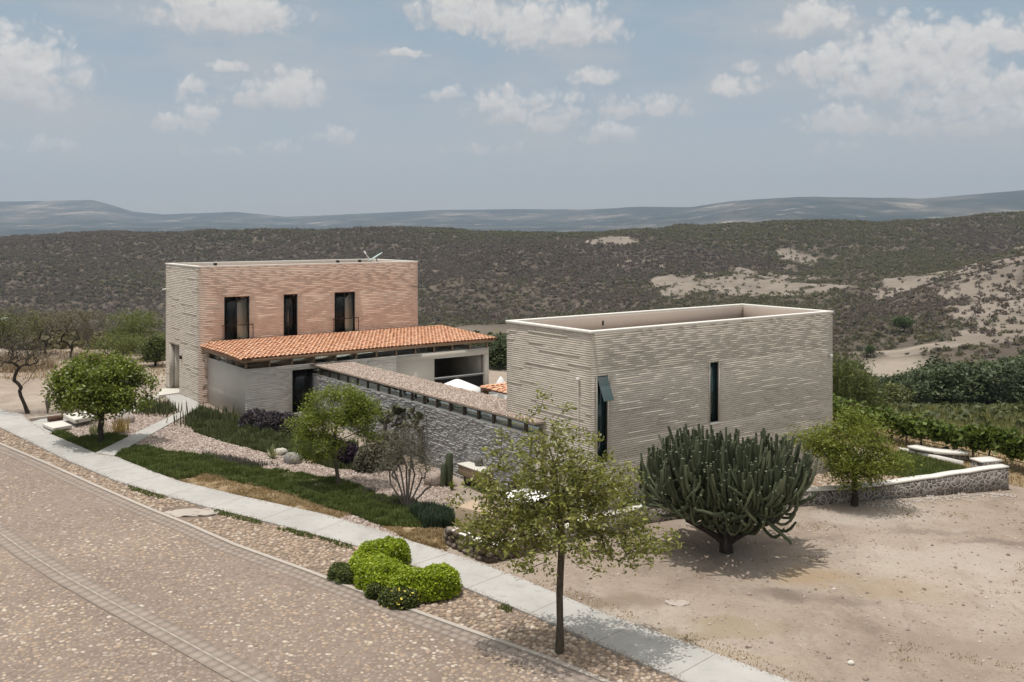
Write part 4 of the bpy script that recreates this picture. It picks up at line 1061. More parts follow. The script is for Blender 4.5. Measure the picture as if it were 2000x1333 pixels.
def corridor():
    x0, x1, v0, v1, zr = 3.9, 6.0, -24.45, WV-.03, 2.45
    t = thing('stone_corridor', 'long grey split stone corridor with a gravel covered flat roof between the two houses', 'building', (*A0, 0), TH)
    wx, wt = 4.02, 1.93
    b = MB(); b.box(wx+.008, wx+.34, v0+.1, v1-.0-.5, -.85, wt); b.build('wall_core', mt['mortar'], t)
    # split-faced stones
    r = random.Random(3); b = MB(); z = -.85
    while z < wt-.02:
        h = min(r.uniform(.035, .10), wt-z); s = v0+.1
        while s < -6.1:
            L = r.uniform(.08, .34); e = min(s+L, -6.05); d = r.uniform(.0, .055); dd = [d+r.uniform(-.02, .022) for _ in range(4)]
            X = wx-.002
            v = [(X+.05, s+.003, z+.002), (X+.05, e-.003, z+.002), (X+.05, e-.003, z+h-.003), (X+.05, s+.003, z+h-.003),
                 (X-max(0, dd[0]), s+.006, z+.006), (X-max(0, dd[1]), e-.006, z+.006), (X-max(0, dd[2]), e-.006, z+h-.006), (X-max(0, dd[3]), s+.006, z+h-.006),
                 (X-d-r.uniform(.0, .03), (s+e)/2+r.uniform(-.3, .3)*(e-s)/2, z+h*r.uniform(.35, .65))]
            b.add(v, [(4,5,8,8),(5,6,8,8),(6,7,8,8),(7,4,8,8),(0,1,5,4),(1,2,6,5),(2,3,7,6),(3,0,4,7)]); s = e
        z += h
    b.build('stone_wall', mt['ledge'], t)
    b = MB(); b.box(wx-.01, wx+.34, -6.04, -5.62, -.6, wt+.0); b.build('end_pier', plain('grey pier render', (.33, .32, .31), .9), t)
    b = MB(); b.box(wx-.03, wx+.36, v0+.1, -5.62, wt+.003, wt+.03); b.build('wall_cap', mt['coping'], t)
    b = MB(); b.box(x0, x1, v0, v1, zr-.075, zr-.03); b.build('roof_slab', plain('thin roof edge', (.22, .17, .13), .8, .3, 3), t)
    b = MB(); b.box(x0+.02, x1-.02, v0+.02, v1-.02, zr-.028, zr-.012); b.build('roof_bed', mt['bed'], t)
    P = grid_fill([(x0+.03, v0+.03), (x1-.03, v0+.03), (x1-.03, v1-.03), (x0+.03, v1-.03)], .062, 3, .5)
    v, f = stones(P, .038, 9, 5, .85, .2, zr-.012, .6, zf=lambda a, b_: np.zeros(len(a))); g_ = mesh_obj('roof_gravel', v, f, mt['gravel_top'], t); g_['kind'] = 'stuff'
    b = MB(); vs = np.arange(v1-.75, v0+.2, -1.02)
    for k, v in enumerate(vs):
        MB().box(wx+.06, wx+.15, v-.05, v+.05, wt+.03, zr-.075).build('clerestory_post', mt['wood'], t)
    b = MB(); b.box(wx+.20, wx+.21, v0+.12, v1-.5, wt+.03, zr-.075); b.build('clerestory_glass', mt['clear'], t)
    b = MB(); b.box(5.78, 5.94, v0+.1, v1-.05, -.85, .55); b.build('far_wall', mt['plaster'], t)
    b = MB(); b.box(wx+.3, 5.78, v0+.1, v1-.05, -.86, -.8); b.build('floor', mt['concrete'], t)
corridor()

BU, BV, BL_, BD, BT, BB = 4.47, -26.92, 13.65, 4.9, 5.86, -.95
def annex():
    o_ = xy(BU, BV); t = thing('brick_annex', 'windowless looking grey brick box with a roof parapet and two dark slit windows', 'house', (*o_, 0), TH)
    L, D = BL_, BD; ops = [(.26, .76, 2.06-.75, 4.37), (5.96, 6.46, 2.06, 4.385)]; ops[0] = (.26, .76, 1.35, 4.37)
    b = MB(); core(b, 'x', 0, -1, .01, L-.01, BB, BT, ops); core(b, 'x', D, 1, .01, L-.01, BB, BT, [])
    core(b, 'y', 0, -1, .31, D-.31, BB, BT, []); core(b, 'y', L, 1, .31, D-.31, BB, BT, []); b.build('wall_core', mt['mortar'], t)
    b = MB(); brick_face(b, 'x', 0, -1, 0, L, BB, BT, ops, 21, .078, .0075, .017, (.25, 1.3)); b.build('front_wall', mt['brick_grey'], t)
    b = MB(); brick_face(b, 'y', 0, -1, 0, D, BB, BT, [], 22, .078, .0085, .020, (.25, 1.3)); b.build('side_wall', mt['brick_grey'], t)
    b = MB(); coping(b, -.05, L+.04, -.055, D+.04, BT+.002, BT+.085, .27); b.build('coping', mt['coping'], t, bevel=.012)
    b = MB(); b.box(.32, L-.32, .32, D-.32, BT-1.15, BT-1.0); b.build('roof_deck', mt['deck'], t)
    b = MB(); b.box(.305, L-.305, .305, .315, BT-1, BT-.003); b.box(.305, L-.305, D-.315, D-.305, BT-1, BT-.003)
    b.box(.305, .315, .316, D-.316, BT-1, BT-.003); b.box(L-.315, L-.305, .316, D-.316, BT-1, BT-.003); b.build('parapet_lining', mt['deck'], t)
    for i, o in enumerate(ops):
        b = MB(); frame(b, 'x', 0, -1, o, .035, .14, .02); f = b.build('slit_window', mt['dark'], t)
        b = MB(); b.box(o[0]+.03, o[1]-.03, .10, .11, o[2]+.03, o[3]-.03); b.build('pane', mt['green_glass'], f)
        b = MB(); b.box(o[0]-.06, o[1]+.06, -.07, .12, o[2]-.05, o[2]-.003); b.build('sill', mt['coping'], f)
        b = MB(); b.box(o[0]-.035, o[0]-.002, -.03, .16, o[2], o[3]+.035); b.box(o[1]+.002, o[1]+.035, -.03, .16, o[2], o[3]+.035); b.box(o[0], o[1], -.03, .16, o[3]+.002, o[3]+.035); b.build('reveal', mt['mortar'], f)
        if i == 0:      # top-hung sash standing open
            a = R(24); H = .86; c, s = math.cos(a), math.sin(a); z1 = o[3]-.03; y0 = -.01
            q = [(o[0]+.02, y0, z1), (o[1]-.02, y0, z1), (o[1]-.02, y0-H*s, z1-H*c), (o[0]+.02, y0-H*s, z1-H*c)]
            q2 = [(x, y+.03*c, z-.03*s) for x, y, z in q]
            b = MB(); b.add(q+q2, [(0,3,2,1),(4,5,6,7),(0,1,5,4),(1,2,6,5),(2,3,7,6),(3,0,4,7)]); b.build('open_sash', mt['sash'], f, bevel=.004)
    b = MB(); b.tube([(-.06, .62, BB+.2), (-.06, .62, 4.15)], .018, 6); b.box(-.11, -.03, .56, .68, 4.15, 4.28); b.build('conduit', mt['coping'], t)
    b = MB(); b.box(13.35, 13.47, -.14, -.04, 4.0, 4.12); b.box(13.37, 13.43, -.04, 0, 4.03, 4.09); b.build('wall_spot', mt['whitemetal'], t)
    b = MB(); b.box(.42, .68, -.06, .0, -.15, .28); b.build('vent_box', mt['dark'], t)
    b = MB(); b.box(4.6, 4.66, D-.36, D-.318, BT-.36, BT-.17); b.build('roof_drain', mt['dark'], t)
annex()
def portico():
    t = thing('courtyard_portico', 'small orange tile roof in the courtyard behind the gravel roofed corridor', 'porch', (*A0, 0), TH)
    zf = lambda u, v: 2.55+.10*(-18.2-v) if False else 2.55+.03*(v+22)
    tile_roof(6.05, 12.5, -21.95, -17.9, lambda u, v: 2.66, t, 15)
    b = MB(); b.box(6.1, 12.45, -18.02, -17.9, 2.45, 2.63); b.build('eave_beam', mt['woodlight'], t)
    for u in (6.3, 9.2, 12.2): b = MB(); b.box(u-.08, u+.08, -18.1, -17.94, -.7, 2.45); b.build('post', mt['woodlight'], t)
portico()
def umbrellas():
    p = np.array([(893-1000)/FPX*47.2, 47.2]); z0 = float(zg(*p))
    t = thing('patio_umbrella', 'open white patio umbrella standing in the courtyard before the kitchen opening', 'umbrella', (*p, z0), R(18))
    n = 8; H = CAM_H-(741-HORIZON)/FPX*47.2-z0; b = MB(); v = [(0, 0, H)]
    for k, (r_, dz) in enumerate(((.16, -.03), (.7, -.26), (1.18, -.47), (1.18, -.62))):
        for j in range(n*2):
            a = j*math.pi/n; rr = r_*(1 if j % 2 == 0 else .955 if k else 1); v.append((rr*math.cos(a), rr*math.sin(a), H+dz-(.03 if j % 2 and k in (1, 2) else 0)))
    m = 2*n; f = [(0, 1+j, 1+(j+1) % m, 1+(j+1) % m) for j in range(m)]
    for k in range(3): f += [(1+k*m+j, 1+(k+1)*m+j, 1+(k+1)*m+(j+1) % m, 1+k*m+(j+1) % m) for j in range(m)]
    b.add(v, f); b.build('canopy', mt['white'], t)
    b = MB(); b.tube([(0, 0, 0), (0, 0, H+.08)], .024, 8); b.build('pole', mt['woodlight'], t)
    b = MB(); b.lathe([(.001, .08), (.1, .08), (.28, .05), (.3, 0), (.001, 0)], 16); b.build('base', mt['interior'], t)
    b = MB()
    for k in range(n): a = 2*math.pi*k/n; b.tube([(.03*math.cos(a), .03*math.sin(a), H-.06), (1.12*math.cos(a), 1.12*math.sin(a), H-.49)], .011, 4)
    b.build('rib', mt['woodlight'], t)
    p = np.array([(978-1000)/FPX*47., 47.]); z0 = float(zg(*p)); H = CAM_H-(735-HORIZON)/FPX*47-z0
    t = thing('folded_umbrella', 'closed white umbrella standing upright between the pavilion and the grey annex', 'umbrella', (*p, z0))
    b = MB(); b.lathe([(.02, H), (.10, H-.12), (.24, H-.36), (.25, H-.42), (.15, H-.44), (.17, H-.9), (.13, H-1.35), (.10, H-1.6), (.04, H-1.62)], 10)
    v = np.vstack(b.v); a = np.arctan2(v[:, 1], v[:, 0]); k = 1+.16*np.cos(a*5); v[:, 0] *= k; v[:, 1] *= k; mesh_obj('canopy', v, b.f, mt['white'], t)
    b = MB(); b.tube([(0, 0, 0), (0, 0, H-1.5)], .024, 8); b.build('pole', mt['woodlight'], t)
    b = MB(); b.lathe([(.001, .08), (.1, .08), (.28, .05), (.3, 0), (.001, 0)], 16); b.build('base', mt['interior'], t)
umbrellas()
sheet('courtyard_floor', [xy(6.1, -22), xy(15.5, -22), xy(15.5, WV), xy(6.1, WV)], mt['concrete'], .02)
#@@GARDEN
# ------------------------------------------------------------------ garden walls, stones, furniture
def wall_line(name, label, px, hs, th, mat, capmat, cap=.07, back=1):
    P = np.array(gpoly(px)); t = thing(name, label, 'wall', (*P[0], float(zg(*P[0]))))
    o = np.array([P[0][0], P[0][1], float(zg(*P[0]))]); n = len(P)
    d = np.gradient(P, axis=0); d /= np.linalg.norm(d, axis=1)[:, None]; nn = np.stack([-d[:, 1], d[:, 0]], 1)*back
    # finer along the line
    s = np.concatenate([[0], np.cumsum(np.linalg.norm(np.diff(P, axis=0), axis=1))]); S = np.unique(np.concatenate([np.arange(0, s[-1], .5), s]))
    r = np.random.default_rng(len(px)); I = lambda a: np.interp(S, s, a)
    X, Y, NX, NY, Hh = I(P[:, 0]), I(P[:, 1]), I(nn[:, 0]), I(nn[:, 1]), I(np.array(hs))
    w = (r.random(len(S))-.5)*.05; k = len(S)
    z0 = zg(X, Y)-.25; z1 = zg(X, Y)+Hh+(r.random(k)-.5)*.03
    def rows(mb, e0, e1, zb, zt):
        q = np.stack([np.stack([X+NX*a, Y+NY*a, z], 1) for a, z in ((e0, zb), (e1, zb), (e1, zt), (e0, zt))], 1).reshape(-1, 3)-o
        i = np.arange(k-1)[:, None]*4; f = []
        for a, b in ((0, 1), (1, 2), (2, 3), (3, 0)): f.append(np.concatenate([i+a, i+b, i+4+b, i+4+a], 1))
        f = np.concatenate(f+[np.array([[0, 3, 2, 1], [4*k-4, 4*k-3, 4*k-2, 4*k-1]])]); mb.add(q, f)
    b = MB(); rows(b, w*.4, th+w*.3, z0, z1-cap); b.build('stonework', mat, t)
    b = MB(); rows(b, -.025+w*.5, th+.03, z1-cap+.003, z1); b.build('cap', capmat, t)
    return t
def rubble_wall():
    """rough brown stones, piled up one by one along the front corner of the garden"""
    P = np.array(gpoly([(872, 1064), (952, 1102), (1000, 1092), (1070, 1074)])); z = float(zg(*P[0]))
    t = thing('rubble_wall', 'low brown rubble stone wall at the sidewalk corner behind the young tree', 'wall', (*P[0], z))
    o = np.array([*P[0], 0]); r = np.random.default_rng(4); s = np.concatenate([[0], np.cumsum(np.linalg.norm(np.diff(P, axis=0), axis=1))])
    b = MB(); c = MB()
    base = ICO
    for lay in range(3):
        q = 0.0
        while q < s[-1]:
            L = r.uniform(.22, .46); x = np.interp(q+L/2, s, P[:, 0]); y = np.interp(q+L/2, s, P[:, 1])
            v = base[0]*(1+.18*(r.random((len(base[0]), 1))-.5)*2); v = np.sign(v)*np.abs(v)**.8
            i = min(len(P)-2, int(np.searchsorted(s, q+L/2))-1 if q > 0 else 0); d = P[i+1]-P[i]; d /= np.linalg.norm(d); a = np.array([[d[0], -d[1], 0], [d[1], d[0], 0], [0, 0, 1]])
            v = v*np.array([L*.54, .19, .125]); v = v@a.T+np.array([x, y+.15, float(zg(x, y))+.08+lay*.19+r.uniform(-.02, .02)])-o-np.array([0, 0, z])
            b.add(v, base[1]); q += L
    b.build('stonework', mt['redstone'], t, False)
    Q = offs(P, .15); 
    for p, q in zip(Q[:-1], Q[1:]):
        d = q-p; L = np.linalg.norm(d); m = (p+q)/2; zz = float(zg(*m))-z
        c.obox(m-P[0], d/L, L+.06, .30, zz+.50, zz+.57)
    c.build('cap', mt['coping'], t, bevel=.02)
def ico(sub=2):
    bm = bmesh.new(); bmesh.ops.create_icosphere(bm, subdivisions=sub, radius=1.0)
    v = np.array([x.co[:] for x in bm.verts]); f = np.array([[w.index for w in p.verts] for p in bm.faces]); bm.free()
    return v, np.concatenate([f, f[:, 2:3]], 1)
ICO = ico(2); ICO3 = ico(3)
rubble_wall()
wall_line('garden_wall', 'long low fieldstone wall with pale mortar and cement top edging the dirt lot', [(1085, 1066), (1160, 1046), (1270, 1022), (1400, 1003), (1544, 992), (1640, 984), (1719, 977), (1800, 971), (1970, 958)], [.50, .55, .62, .62, .62, .58, .60, .72, .98], .34, mt['fieldstone'], mt['coping'])
p0 = g(1962, 952)
t = thing('wall_pier', 'square fieldstone pier closing the far right end of the garden wall', 'pier', (p0[0]-.45, p0[1]+.62, p0[2]))
b = MB(); b.obox((0, 0), (.96, .28), .95, .62, -.2, .92); b.build('stonework', mt['fieldstone'], t); b = MB(); b.obox((0, 0), (.96, .28), 1.0, .68, .923, .99); b.build('cap', mt['coping'], t)

def boulder(name, label, px, py, size, mat, seed, group=None, asp=(1, .8, .7)):
    p = g(px, py); r = np.random.default_rng(seed); v, f = ICO3; d = np.zeros(len(v))
    for k in range(9):
        a = r.normal(size=3); a /= np.linalg.norm(a); d = np.maximum(d, 0); d += -np.clip(v@a-.62, 0, 1)*.55
    w = v*(1+d[:, None])*np.array(asp)*size*.5; w += .03*size*r.normal(size=w.shape)*.5; w[:, 2] += size*.5*asp[2]*.55
    o = mesh_obj(name, w, [f], mat, None, False); o.location = p; tag(o, label, 'rock', group); return o
boulder('boulder', 'grey boulder with a shaded side lying on the pink gravel left of the leaning tree', 571, 905, .85, plain('grey boulder', (.27, .245, .23), .9, .4, 4, bump=.6), 1)
boulder('boulder', 'pale boulder lying on gravel just left of the leaning tree trunk', 626, 894, .85, mt['rock'], 2)
boulder('boulder', 'pale flat boulder behind the small pale agave on the gravel', 548, 889, .62, plain('cream boulder', (.48, .44, .38), .9, .3, 4, bump=.5), 3)
boulder('boulder', 'pinkish rounded boulder beside the two columnar cacti', 852, 947, 1.0, plain('pink boulder', (.34, .265, .225), .9, .4, 4, bump=.6), 4)
boulder('boulder', 'pinkish boulder on gravel behind the yellow straw grass near the path', 243, 826, 1.0, plain('rose boulder', (.42, .36, .33), .9, .3, 4, bump=.5), 5)
boulder('boulder', 'grey rock at the garden wall behind the trunk of the big cactus', 1342, 1000, .75, plain('mid grey rock', (.34, .32, .30), .9, .3, 4, bump=.5), 6)  # rock with one even grey base colour
for i, (x, y, s_) in enumerate(((254, 800, .55), (264, 795, .6), (274, 792, .62), (285, 788, .55), (293, 784, .6), (302, 780, .5), (260, 806, .4), (246, 806, .5))):
    boulder('white_stone', 'white stone in the row edging the gravel behind the round citrus tree', x, y, s_*.9, mt['slab'], 20+i, 'white stones behind the citrus tree', (1.2, .9, .55))
b = g(1322, 1178); o = boulder('stone_patch', 'flat pale stone sunk in the dirt right of the young tree', 1322, 1178, .75, mt['rock'], 40, None, (.95, .6, .03))
o = boulder('white_pebble', 'small round white stone lying on the open dirt lot', 1662, 1298, .17, mt['slab'], 41)
o = boulder('flat_slab', 'flat grey slab set in the stone verge beside the sidewalk', 374, 1003, 2.0, mt['kerb'], 42, None, (1, .48, .035))

def slab(name, label, px, th=.16, lift=.02, mat=None, cat='step'):
    P = gpoly(px); c = np.mean(P, axis=0); z = float(zg(*c)); v = [(*(p-c), lift) for p in P]+[(*(p-c), lift+th) for p in P]
    n = len(P); f = [[i, (i+1) % n, n+(i+1) % n, n+i] for i in range(n)]+[[n, n+1, n+2, n+3], [3, 2, 1, 0]]
    o = mesh_obj(name, v, [np.array(f)], mat or mt['slab'], None, False, .012); o.location = (*c, z); tag(o, label, cat); return o
slab('stepping_slab', 'cream stone slab step nearest the sidewalk', [(83, 837), (104, 848), (141, 841), (121, 831)], .14, .10)
slab('stepping_slab', 'cream stone slab step higher up beside the round citrus tree', [(124, 825), (146, 838), (186, 829), (166, 817)], .20, .20)
slab('stepping_slab', 'grey narrow step block behind the upper cream slab', [(164, 812), (184, 826), (196, 821), (176, 808)], .20, .22, mt['concrete'])
a = g(94, 826); c = g(122, 822); t = thing('rusty_log', 'short rusty brown log lying beside the lower cream step', 'log', a)
v = c-a; b = MB(); b.tube([(0, 0, .16), tuple(v*.5+np.array([0, 0, .17])), tuple(v+np.array([0, 0, .17]))], [.13, .14, .12], 10); b.build('trunk', plain('rusty wood', (.10, .055, .038), .9, .4, 6), t)
P = gpoly([(58, 823), (100, 818), (165, 812), (200, 806)]); t = thing('concrete_kerb', 'low concrete kerb along the dirt yard behind the cream steps', 'kerb', (*P[0], 0))
b = MB()
for p, q in zip(P[:-1], P[1:]): d = q-p; L = np.linalg.norm(d); b.obox((p+q)/2-P[0], d/L, L+.02, .16, -.05, .16)
b.build('kerb', mt['kerb'], t, bevel=.01)

def counter_and_patio():
    p = g(925, 958); t = thing('stone_counter', 'floating stone counter with wooden front beside the columnar cacti', 'counter', p, TH-R(90))
    # local x runs toward the camera (-v), local y along u
    b = MB(); b.box(-1.0, .62, -.05, 1.0, .42, .80); k = b.build('counter_top', mt['woodlight'], t, bevel=.01)
    b = MB(); b.box(-1.03, .65, -.08, 1.03, .803, .85); b.build('stone_top', mt['slab'], k, bevel=.01)
    b = MB(); b.box(-.9, .45, .15, .9, 0, .419); b.build('base', mt['black'], t)  # black block stands in for the shaded void under the overhanging counter
    q = np.array([*p[:2]])-.35*(-V)*-1+U*.35+V*.55
    s = thing('pot', 'small dark round pot standing on the stone counter', 'pot', (*q, p[2]+.85))
    b = MB(); b.lathe([(.001, .0), (.12, 0), (.15, .18), (.16, .34), (.13, .34), (.12, .2), (.001, .2)], 14); b.build('bowl', mt['interior'], s, True)
    P0, P1 = g(889, 1042), g(966, 1064); t = thing('beige_wall', 'low smooth beige wall between the rubble wall and the patio', 'wall', P0)
    d = (P1-P0)[:2]; L = np.linalg.norm(d); n = np.array([-d[1], d[0]])/L
    b = MB(); b.obox(d/2+n*.45, d/L, L, .9, -.2, .92); b.build('body', plain('beige earth plaster', (.42, .32, .225), .95, .25, 2), t, bevel=.02)
    c = np.array([.55, 34.1]); z = float(zg(*c)); t = thing('round_table', 'round white patio table half hidden behind the young tree', 'table', (*c, z))
    b = MB(); b.lathe([(.001, .74), (.80, .74), (.82, .76), (.82, .79), (.80, .80), (.001, .80)], 32); b.build('tabletop', mt['white'], t)
    b = MB(); b.lathe([(.001, 0), (.3, 0), (.3, .03), (.07, .08), (.06, .70), (.2, .739), (.001, .739)], 14); b.build('pedestal', mt['dark'], t)
    wick = plain('dark woven wicker', (.035, .028, .024), .7, .4, 12)
    for i, (a, lb) in enumerate(((200, 'dark woven patio chair at the left of the round white table'), (262, 'dark woven patio chair in front of the round white table, left one'), (308, 'dark woven patio chair in front of the round white table, right one'), (110, 'dark woven patio chair behind the round white table by the corridor'))):
        x, y = c[0]+1.05*math.cos(R(a)), c[1]+1.05*math.sin(R(a))
        k = thing('patio_chair', lb, 'chair', (x, y, float(zg(x, y))), R(a), 'chairs round the white table')
        b = MB(); b.box(-.24, .24, -.25, .25, .40, .46); b.build('seat', wick, k, bevel=.02)
        b = MB(); b.add([(.22, -.26, .46), (.26, -.26, .46), (.26, .26, .46), (.22, .26, .46), (.32, -.24, .92), (.36, -.24, .92), (.36, .24, .92), (.32, .24, .92)], [(0,3,2,1),(4,5,6,7),(0,1,5,4),(1,2,6,5),(2,3,7,6),(3,0,4,7)]); b.build('backrest', wick, k, bevel=.015)
        for sx in (-.2, .21):
            for sy in (-.21, .21): b = MB(); b.tube([(sx, sy, 0), (sx, sy, .41)], .02, 6); b.build('leg', wick, k)
        for sy in (-.26, .26): b = MB(); b.tube([(.24, sy, .66), (-.2, sy, .64), (-.22, sy, .42)], .022, 6); b.build('armrest', wick, k)
counter_and_patio()
def far_bench():
    p = g(1842, 903); t = thing('curved_bench', 'curved low concrete bench on the small lawn behind the garden wall', 'bench', p)
    for nm, r0, r1, z0, z1, m in (('seat', 1.55, 2.15, .30, .42, mt['coping']), ('base', 1.65, 2.05, 0, .297, mt['fieldstone'])):
        b = MB(); th = np.linspace(R(200), R(275), 14); v = []
        for a in th:
            for rr, z in ((r0, z0), (r1, z0), (r1, z1), (r0, z1)): v.append((rr*math.cos(a)+1.0, rr*math.sin(a)+2.1, z))
        k = len(th); i = np.arange(k-1)[:, None]*4; f = [np.concatenate([i+a, i+c, i+4+c, i+4+a], 1) for a, c in ((0, 1), (1, 2), (2, 3), (3, 0))]
        b.add(v, np.concatenate(f+[np.array([[0, 3, 2, 1], [4*k-4, 4*k-3, 4*k-2, 4*k-1]])])); b.build(nm, m, t)
    q = g(1803, 893); t = thing('dark_log', 'dark fallen log lying on the small lawn by the curved bench', 'log', q)
    b = MB(); b.tube([(0, 0, .12), (.5, .3, .16), (1.0, .55, .15), (1.5, .9, .2)], [.14, .15, .13, .09], 9); b.build('trunk', mt['bark_dark'], t)
    q = gpoly([(1756, 881), (1880, 913)]); t = thing('lawn_kerb', 'thin pale kerb along the back of the small lawn', 'kerb', (*q[0], float(zg(*q[0]))))
    d = q[1]-q[0]; L = np.linalg.norm(d); b = MB(); b.obox(d/2, d/L, L, .14, -.1, .17); b.build('kerb', mt['coping'], t)
    # the short drystone border before the vines
far_bench()
lawnR = gpoly([(1690, 925), (1760, 884), (1880, 915), (1900, 925), (1780, 940)])
sheet('side_lawn', lawnR, mt['turf'], .02); sheet('vineyard_ground', [xy(22.2, -42), xy(28, -42), xy(28, -6), xy(22.2, -6)], mt['dry_turf'], .012)
sheet('side_gravel', gpoly([(1560, 955), (1590, 930), (1700, 915), (1790, 940), (1700, 968)]), mt['bed'], .014)
P = sample(lawnR, 9000, 31); v, f = blades(P, .16, .03, 31, .6, lift=.02); struct(mesh_obj('side_grass', v, f, mt['grass']), 'stuff')
P = sample(gpoly([(1560, 955), (1590, 930), (1700, 915), (1790, 940), (1700, 968)]), 1500, 32); v, f = stones(P, .09, 32, 6, .7, .3, .01, .6); struct(mesh_obj('side_stones', v, f, mt['cobble_warm']), 'stuff')
P = sample([xy(22.2, -40), xy(28, -40), xy(28, -6), xy(22.2, -6)], 16000, 33); v, f = blades(P, .16, .03, 33, .8, lift=.01); struct(mesh_obj('vineyard_grass', v, f, mt['drygrass']), 'stuff')

#@@PLANTS
# ------------------------------------------------------------------ trees and plants
def young_tree():
    b = g(1093, 1275)
    tr = [(0, 0, -.1), (.01, 0, .7), (.0, .02, 1.4), (.02, .0, 2.0), (.05, .03, 2.5), (.02, .1, 3.1), (-.05, .05, 3.8), (-.1, .1, 4.6)]
    blobs = [(.1, .1, 3.3, 2.2, 2.0, 1.25), (-.3, .1, 4.7, 1.5, 1.35, 1.2), (-.25, .1, 5.7, .55, .5, .7), (1.9, .2, 2.75, 1.35, 1.1, .55), (-1.7, 0, 3.5, 1.05, 1.0, 1.0), (-1.5, .2, 2.9, 1.0, .8, .55), (.9, .1, 4.2, 1.1, 1.0, .9)]
    tree('young_tree', 'young olive green tree with a slim dark trunk on the stone verge by the sidewalk', 'tree', b, tr, blobs, 430, 13500, .128, mt['front'], mt['bark'], 12, rt=.095, spread=.13, asp=.42, up=.32, shell=.75, rmin=.0055, seg=5, pw=.52, tuft=True, zmin=1.75)
young_tree()
def citrus():
    b = g(197, 868)
    blobs = [(-.1, 0, 2.75, 1.75, 1.7, 1.1), (1.4, .1, 2.45, .85, 1.0, .95), (-1.45, 0, 2.4, .75, .9, .8), (-.1, .3, 3.2, 1.3, 1.2, .6), (.2, -.5, 2.1, 1.6, 1.1, .65)]
    tree('citrus_tree', 'round glossy citrus tree in the dark grass corner between sidewalk and path', 'tree', b, [(0, 0, -.1), (.02, 0, .35), (-.03, 0, .7), (.02, 0, .95)], blobs, 120, 18000, .165, mt['citrus'], mt['bark_dark'], 21, rt=.12, spread=.24, asp=.5, up=.35, shell=.5, rmin=.01, zmin=1.1, forks=[(-.55, 0, 1.5), (.6, .1, 1.5), (0, .5, 1.6), (.1, -.5, 1.5)])
citrus()
def leaning():
    b = g(657, 952)
    blobs = [(-.05, 0, 3.05, 1.15, 1.1, .75), (-.95, 0, 2.45, .85, .8, .62), (.85, .1, 2.9, .65, .7, .55), (-.5, -.2, 1.8, .9, .8, .5), (.95, 0, 1.9, .45, .5, .45), (-.9, -.1, 1.35, .5, .5, .3)]
    tree('feathery_tree', 'small feathery green tree with a leaning trunk on the lawn before the stone corridor', 'tree', b, [(.12, 0, -.1), (.04, 0, .45), (-.02, 0, .9), (-.18, .02, 1.3), (-.1, 0, 1.8), (0, 0, 2.3)], blobs, 95, 19000, .095, mt['feather'], mt['bark'], 31, rt=.075, spread=.20, asp=.45, up=.4, shell=.5, zmin=.9)
leaning()
def wispy():
    b = g(795, 992); t = thing('wispy_shrub', 'wispy grey green shrub with many bare stems on gravel before the corridor wall', 'shrub', b); r = np.random.default_rng(41)
    stems = [(-1.0, 0, 1.9), (-.7, .2, 2.5), (-.35, -.1, 2.9), (-.05, .1, 3.1), (.2, 0, 3.3), (.45, .1, 2.6), (.75, -.1, 1.9), (-.5, -.2, 2.1), (.15, -.2, 2.4), (.9, 0, 1.1)]
    TV = MB(); C = []
    for i, (x, y, z) in enumerate(stems):
        q = np.array([x, y, z]); n = 34 if i < 9 else 5
        A, par, rad, ends = skeleton([(x*.06, y*.06, -.05), (x*.18, y*.2, z*.12), (x*.38, y*.4, z*.28), (x*.6, y*.6, z*.45)], blob_points([(*(q*np.array([.95, .95, .78])), .42, .4, .55*z/2.4)], n, 40+i, .9), i, seg=4, rt=.034, rmin=.005, pw=.42, up=.25)
        TV.add(*limbs(A, par, rad, 5, 1.2)); e = A[ends]; C.append(e); C.append((e+A[par[ends]])*.5)
    TV.build('stems', mt['bark_grey'], t, True)
    C = np.vstack(C); c = C[r.integers(len(C), size=4200)]+r.normal(size=(4200, 3))*.13; v, f = leaves(c, .075, 9, .26, .1); mesh_obj('crown', v, [f], mt['wisp'], t)
wispy()
def right_bush():
    b = g(1668, 988)
    blobs = [(-.05, 0, 2.15, 1.5, 1.4, 1.15), (-1.35, .1, 2.35, .95, .9, .6), (.85, 0, 1.75, 1.0, 1.1, .8), (.2, 0, 2.9, .95, .9, .5), (-.3, -.3, 1.2, 1.0, .9, .5)]
    tree('bushy_tree', 'yellow green bushy tree growing against the fieldstone garden wall', 'tree', b, [(0, 0, -.1), (.05, 0, .4), (0, 0, .8), (.05, 0, 1.4), (.1, 0, 1.9)], blobs, 110, 19000, .115, mt['bushr'], mt['bark_dark'], 51, rt=.10, spread=.23, asp=.4, up=.35, shell=.5, rmin=.01, zmin=.62)
right_bush()
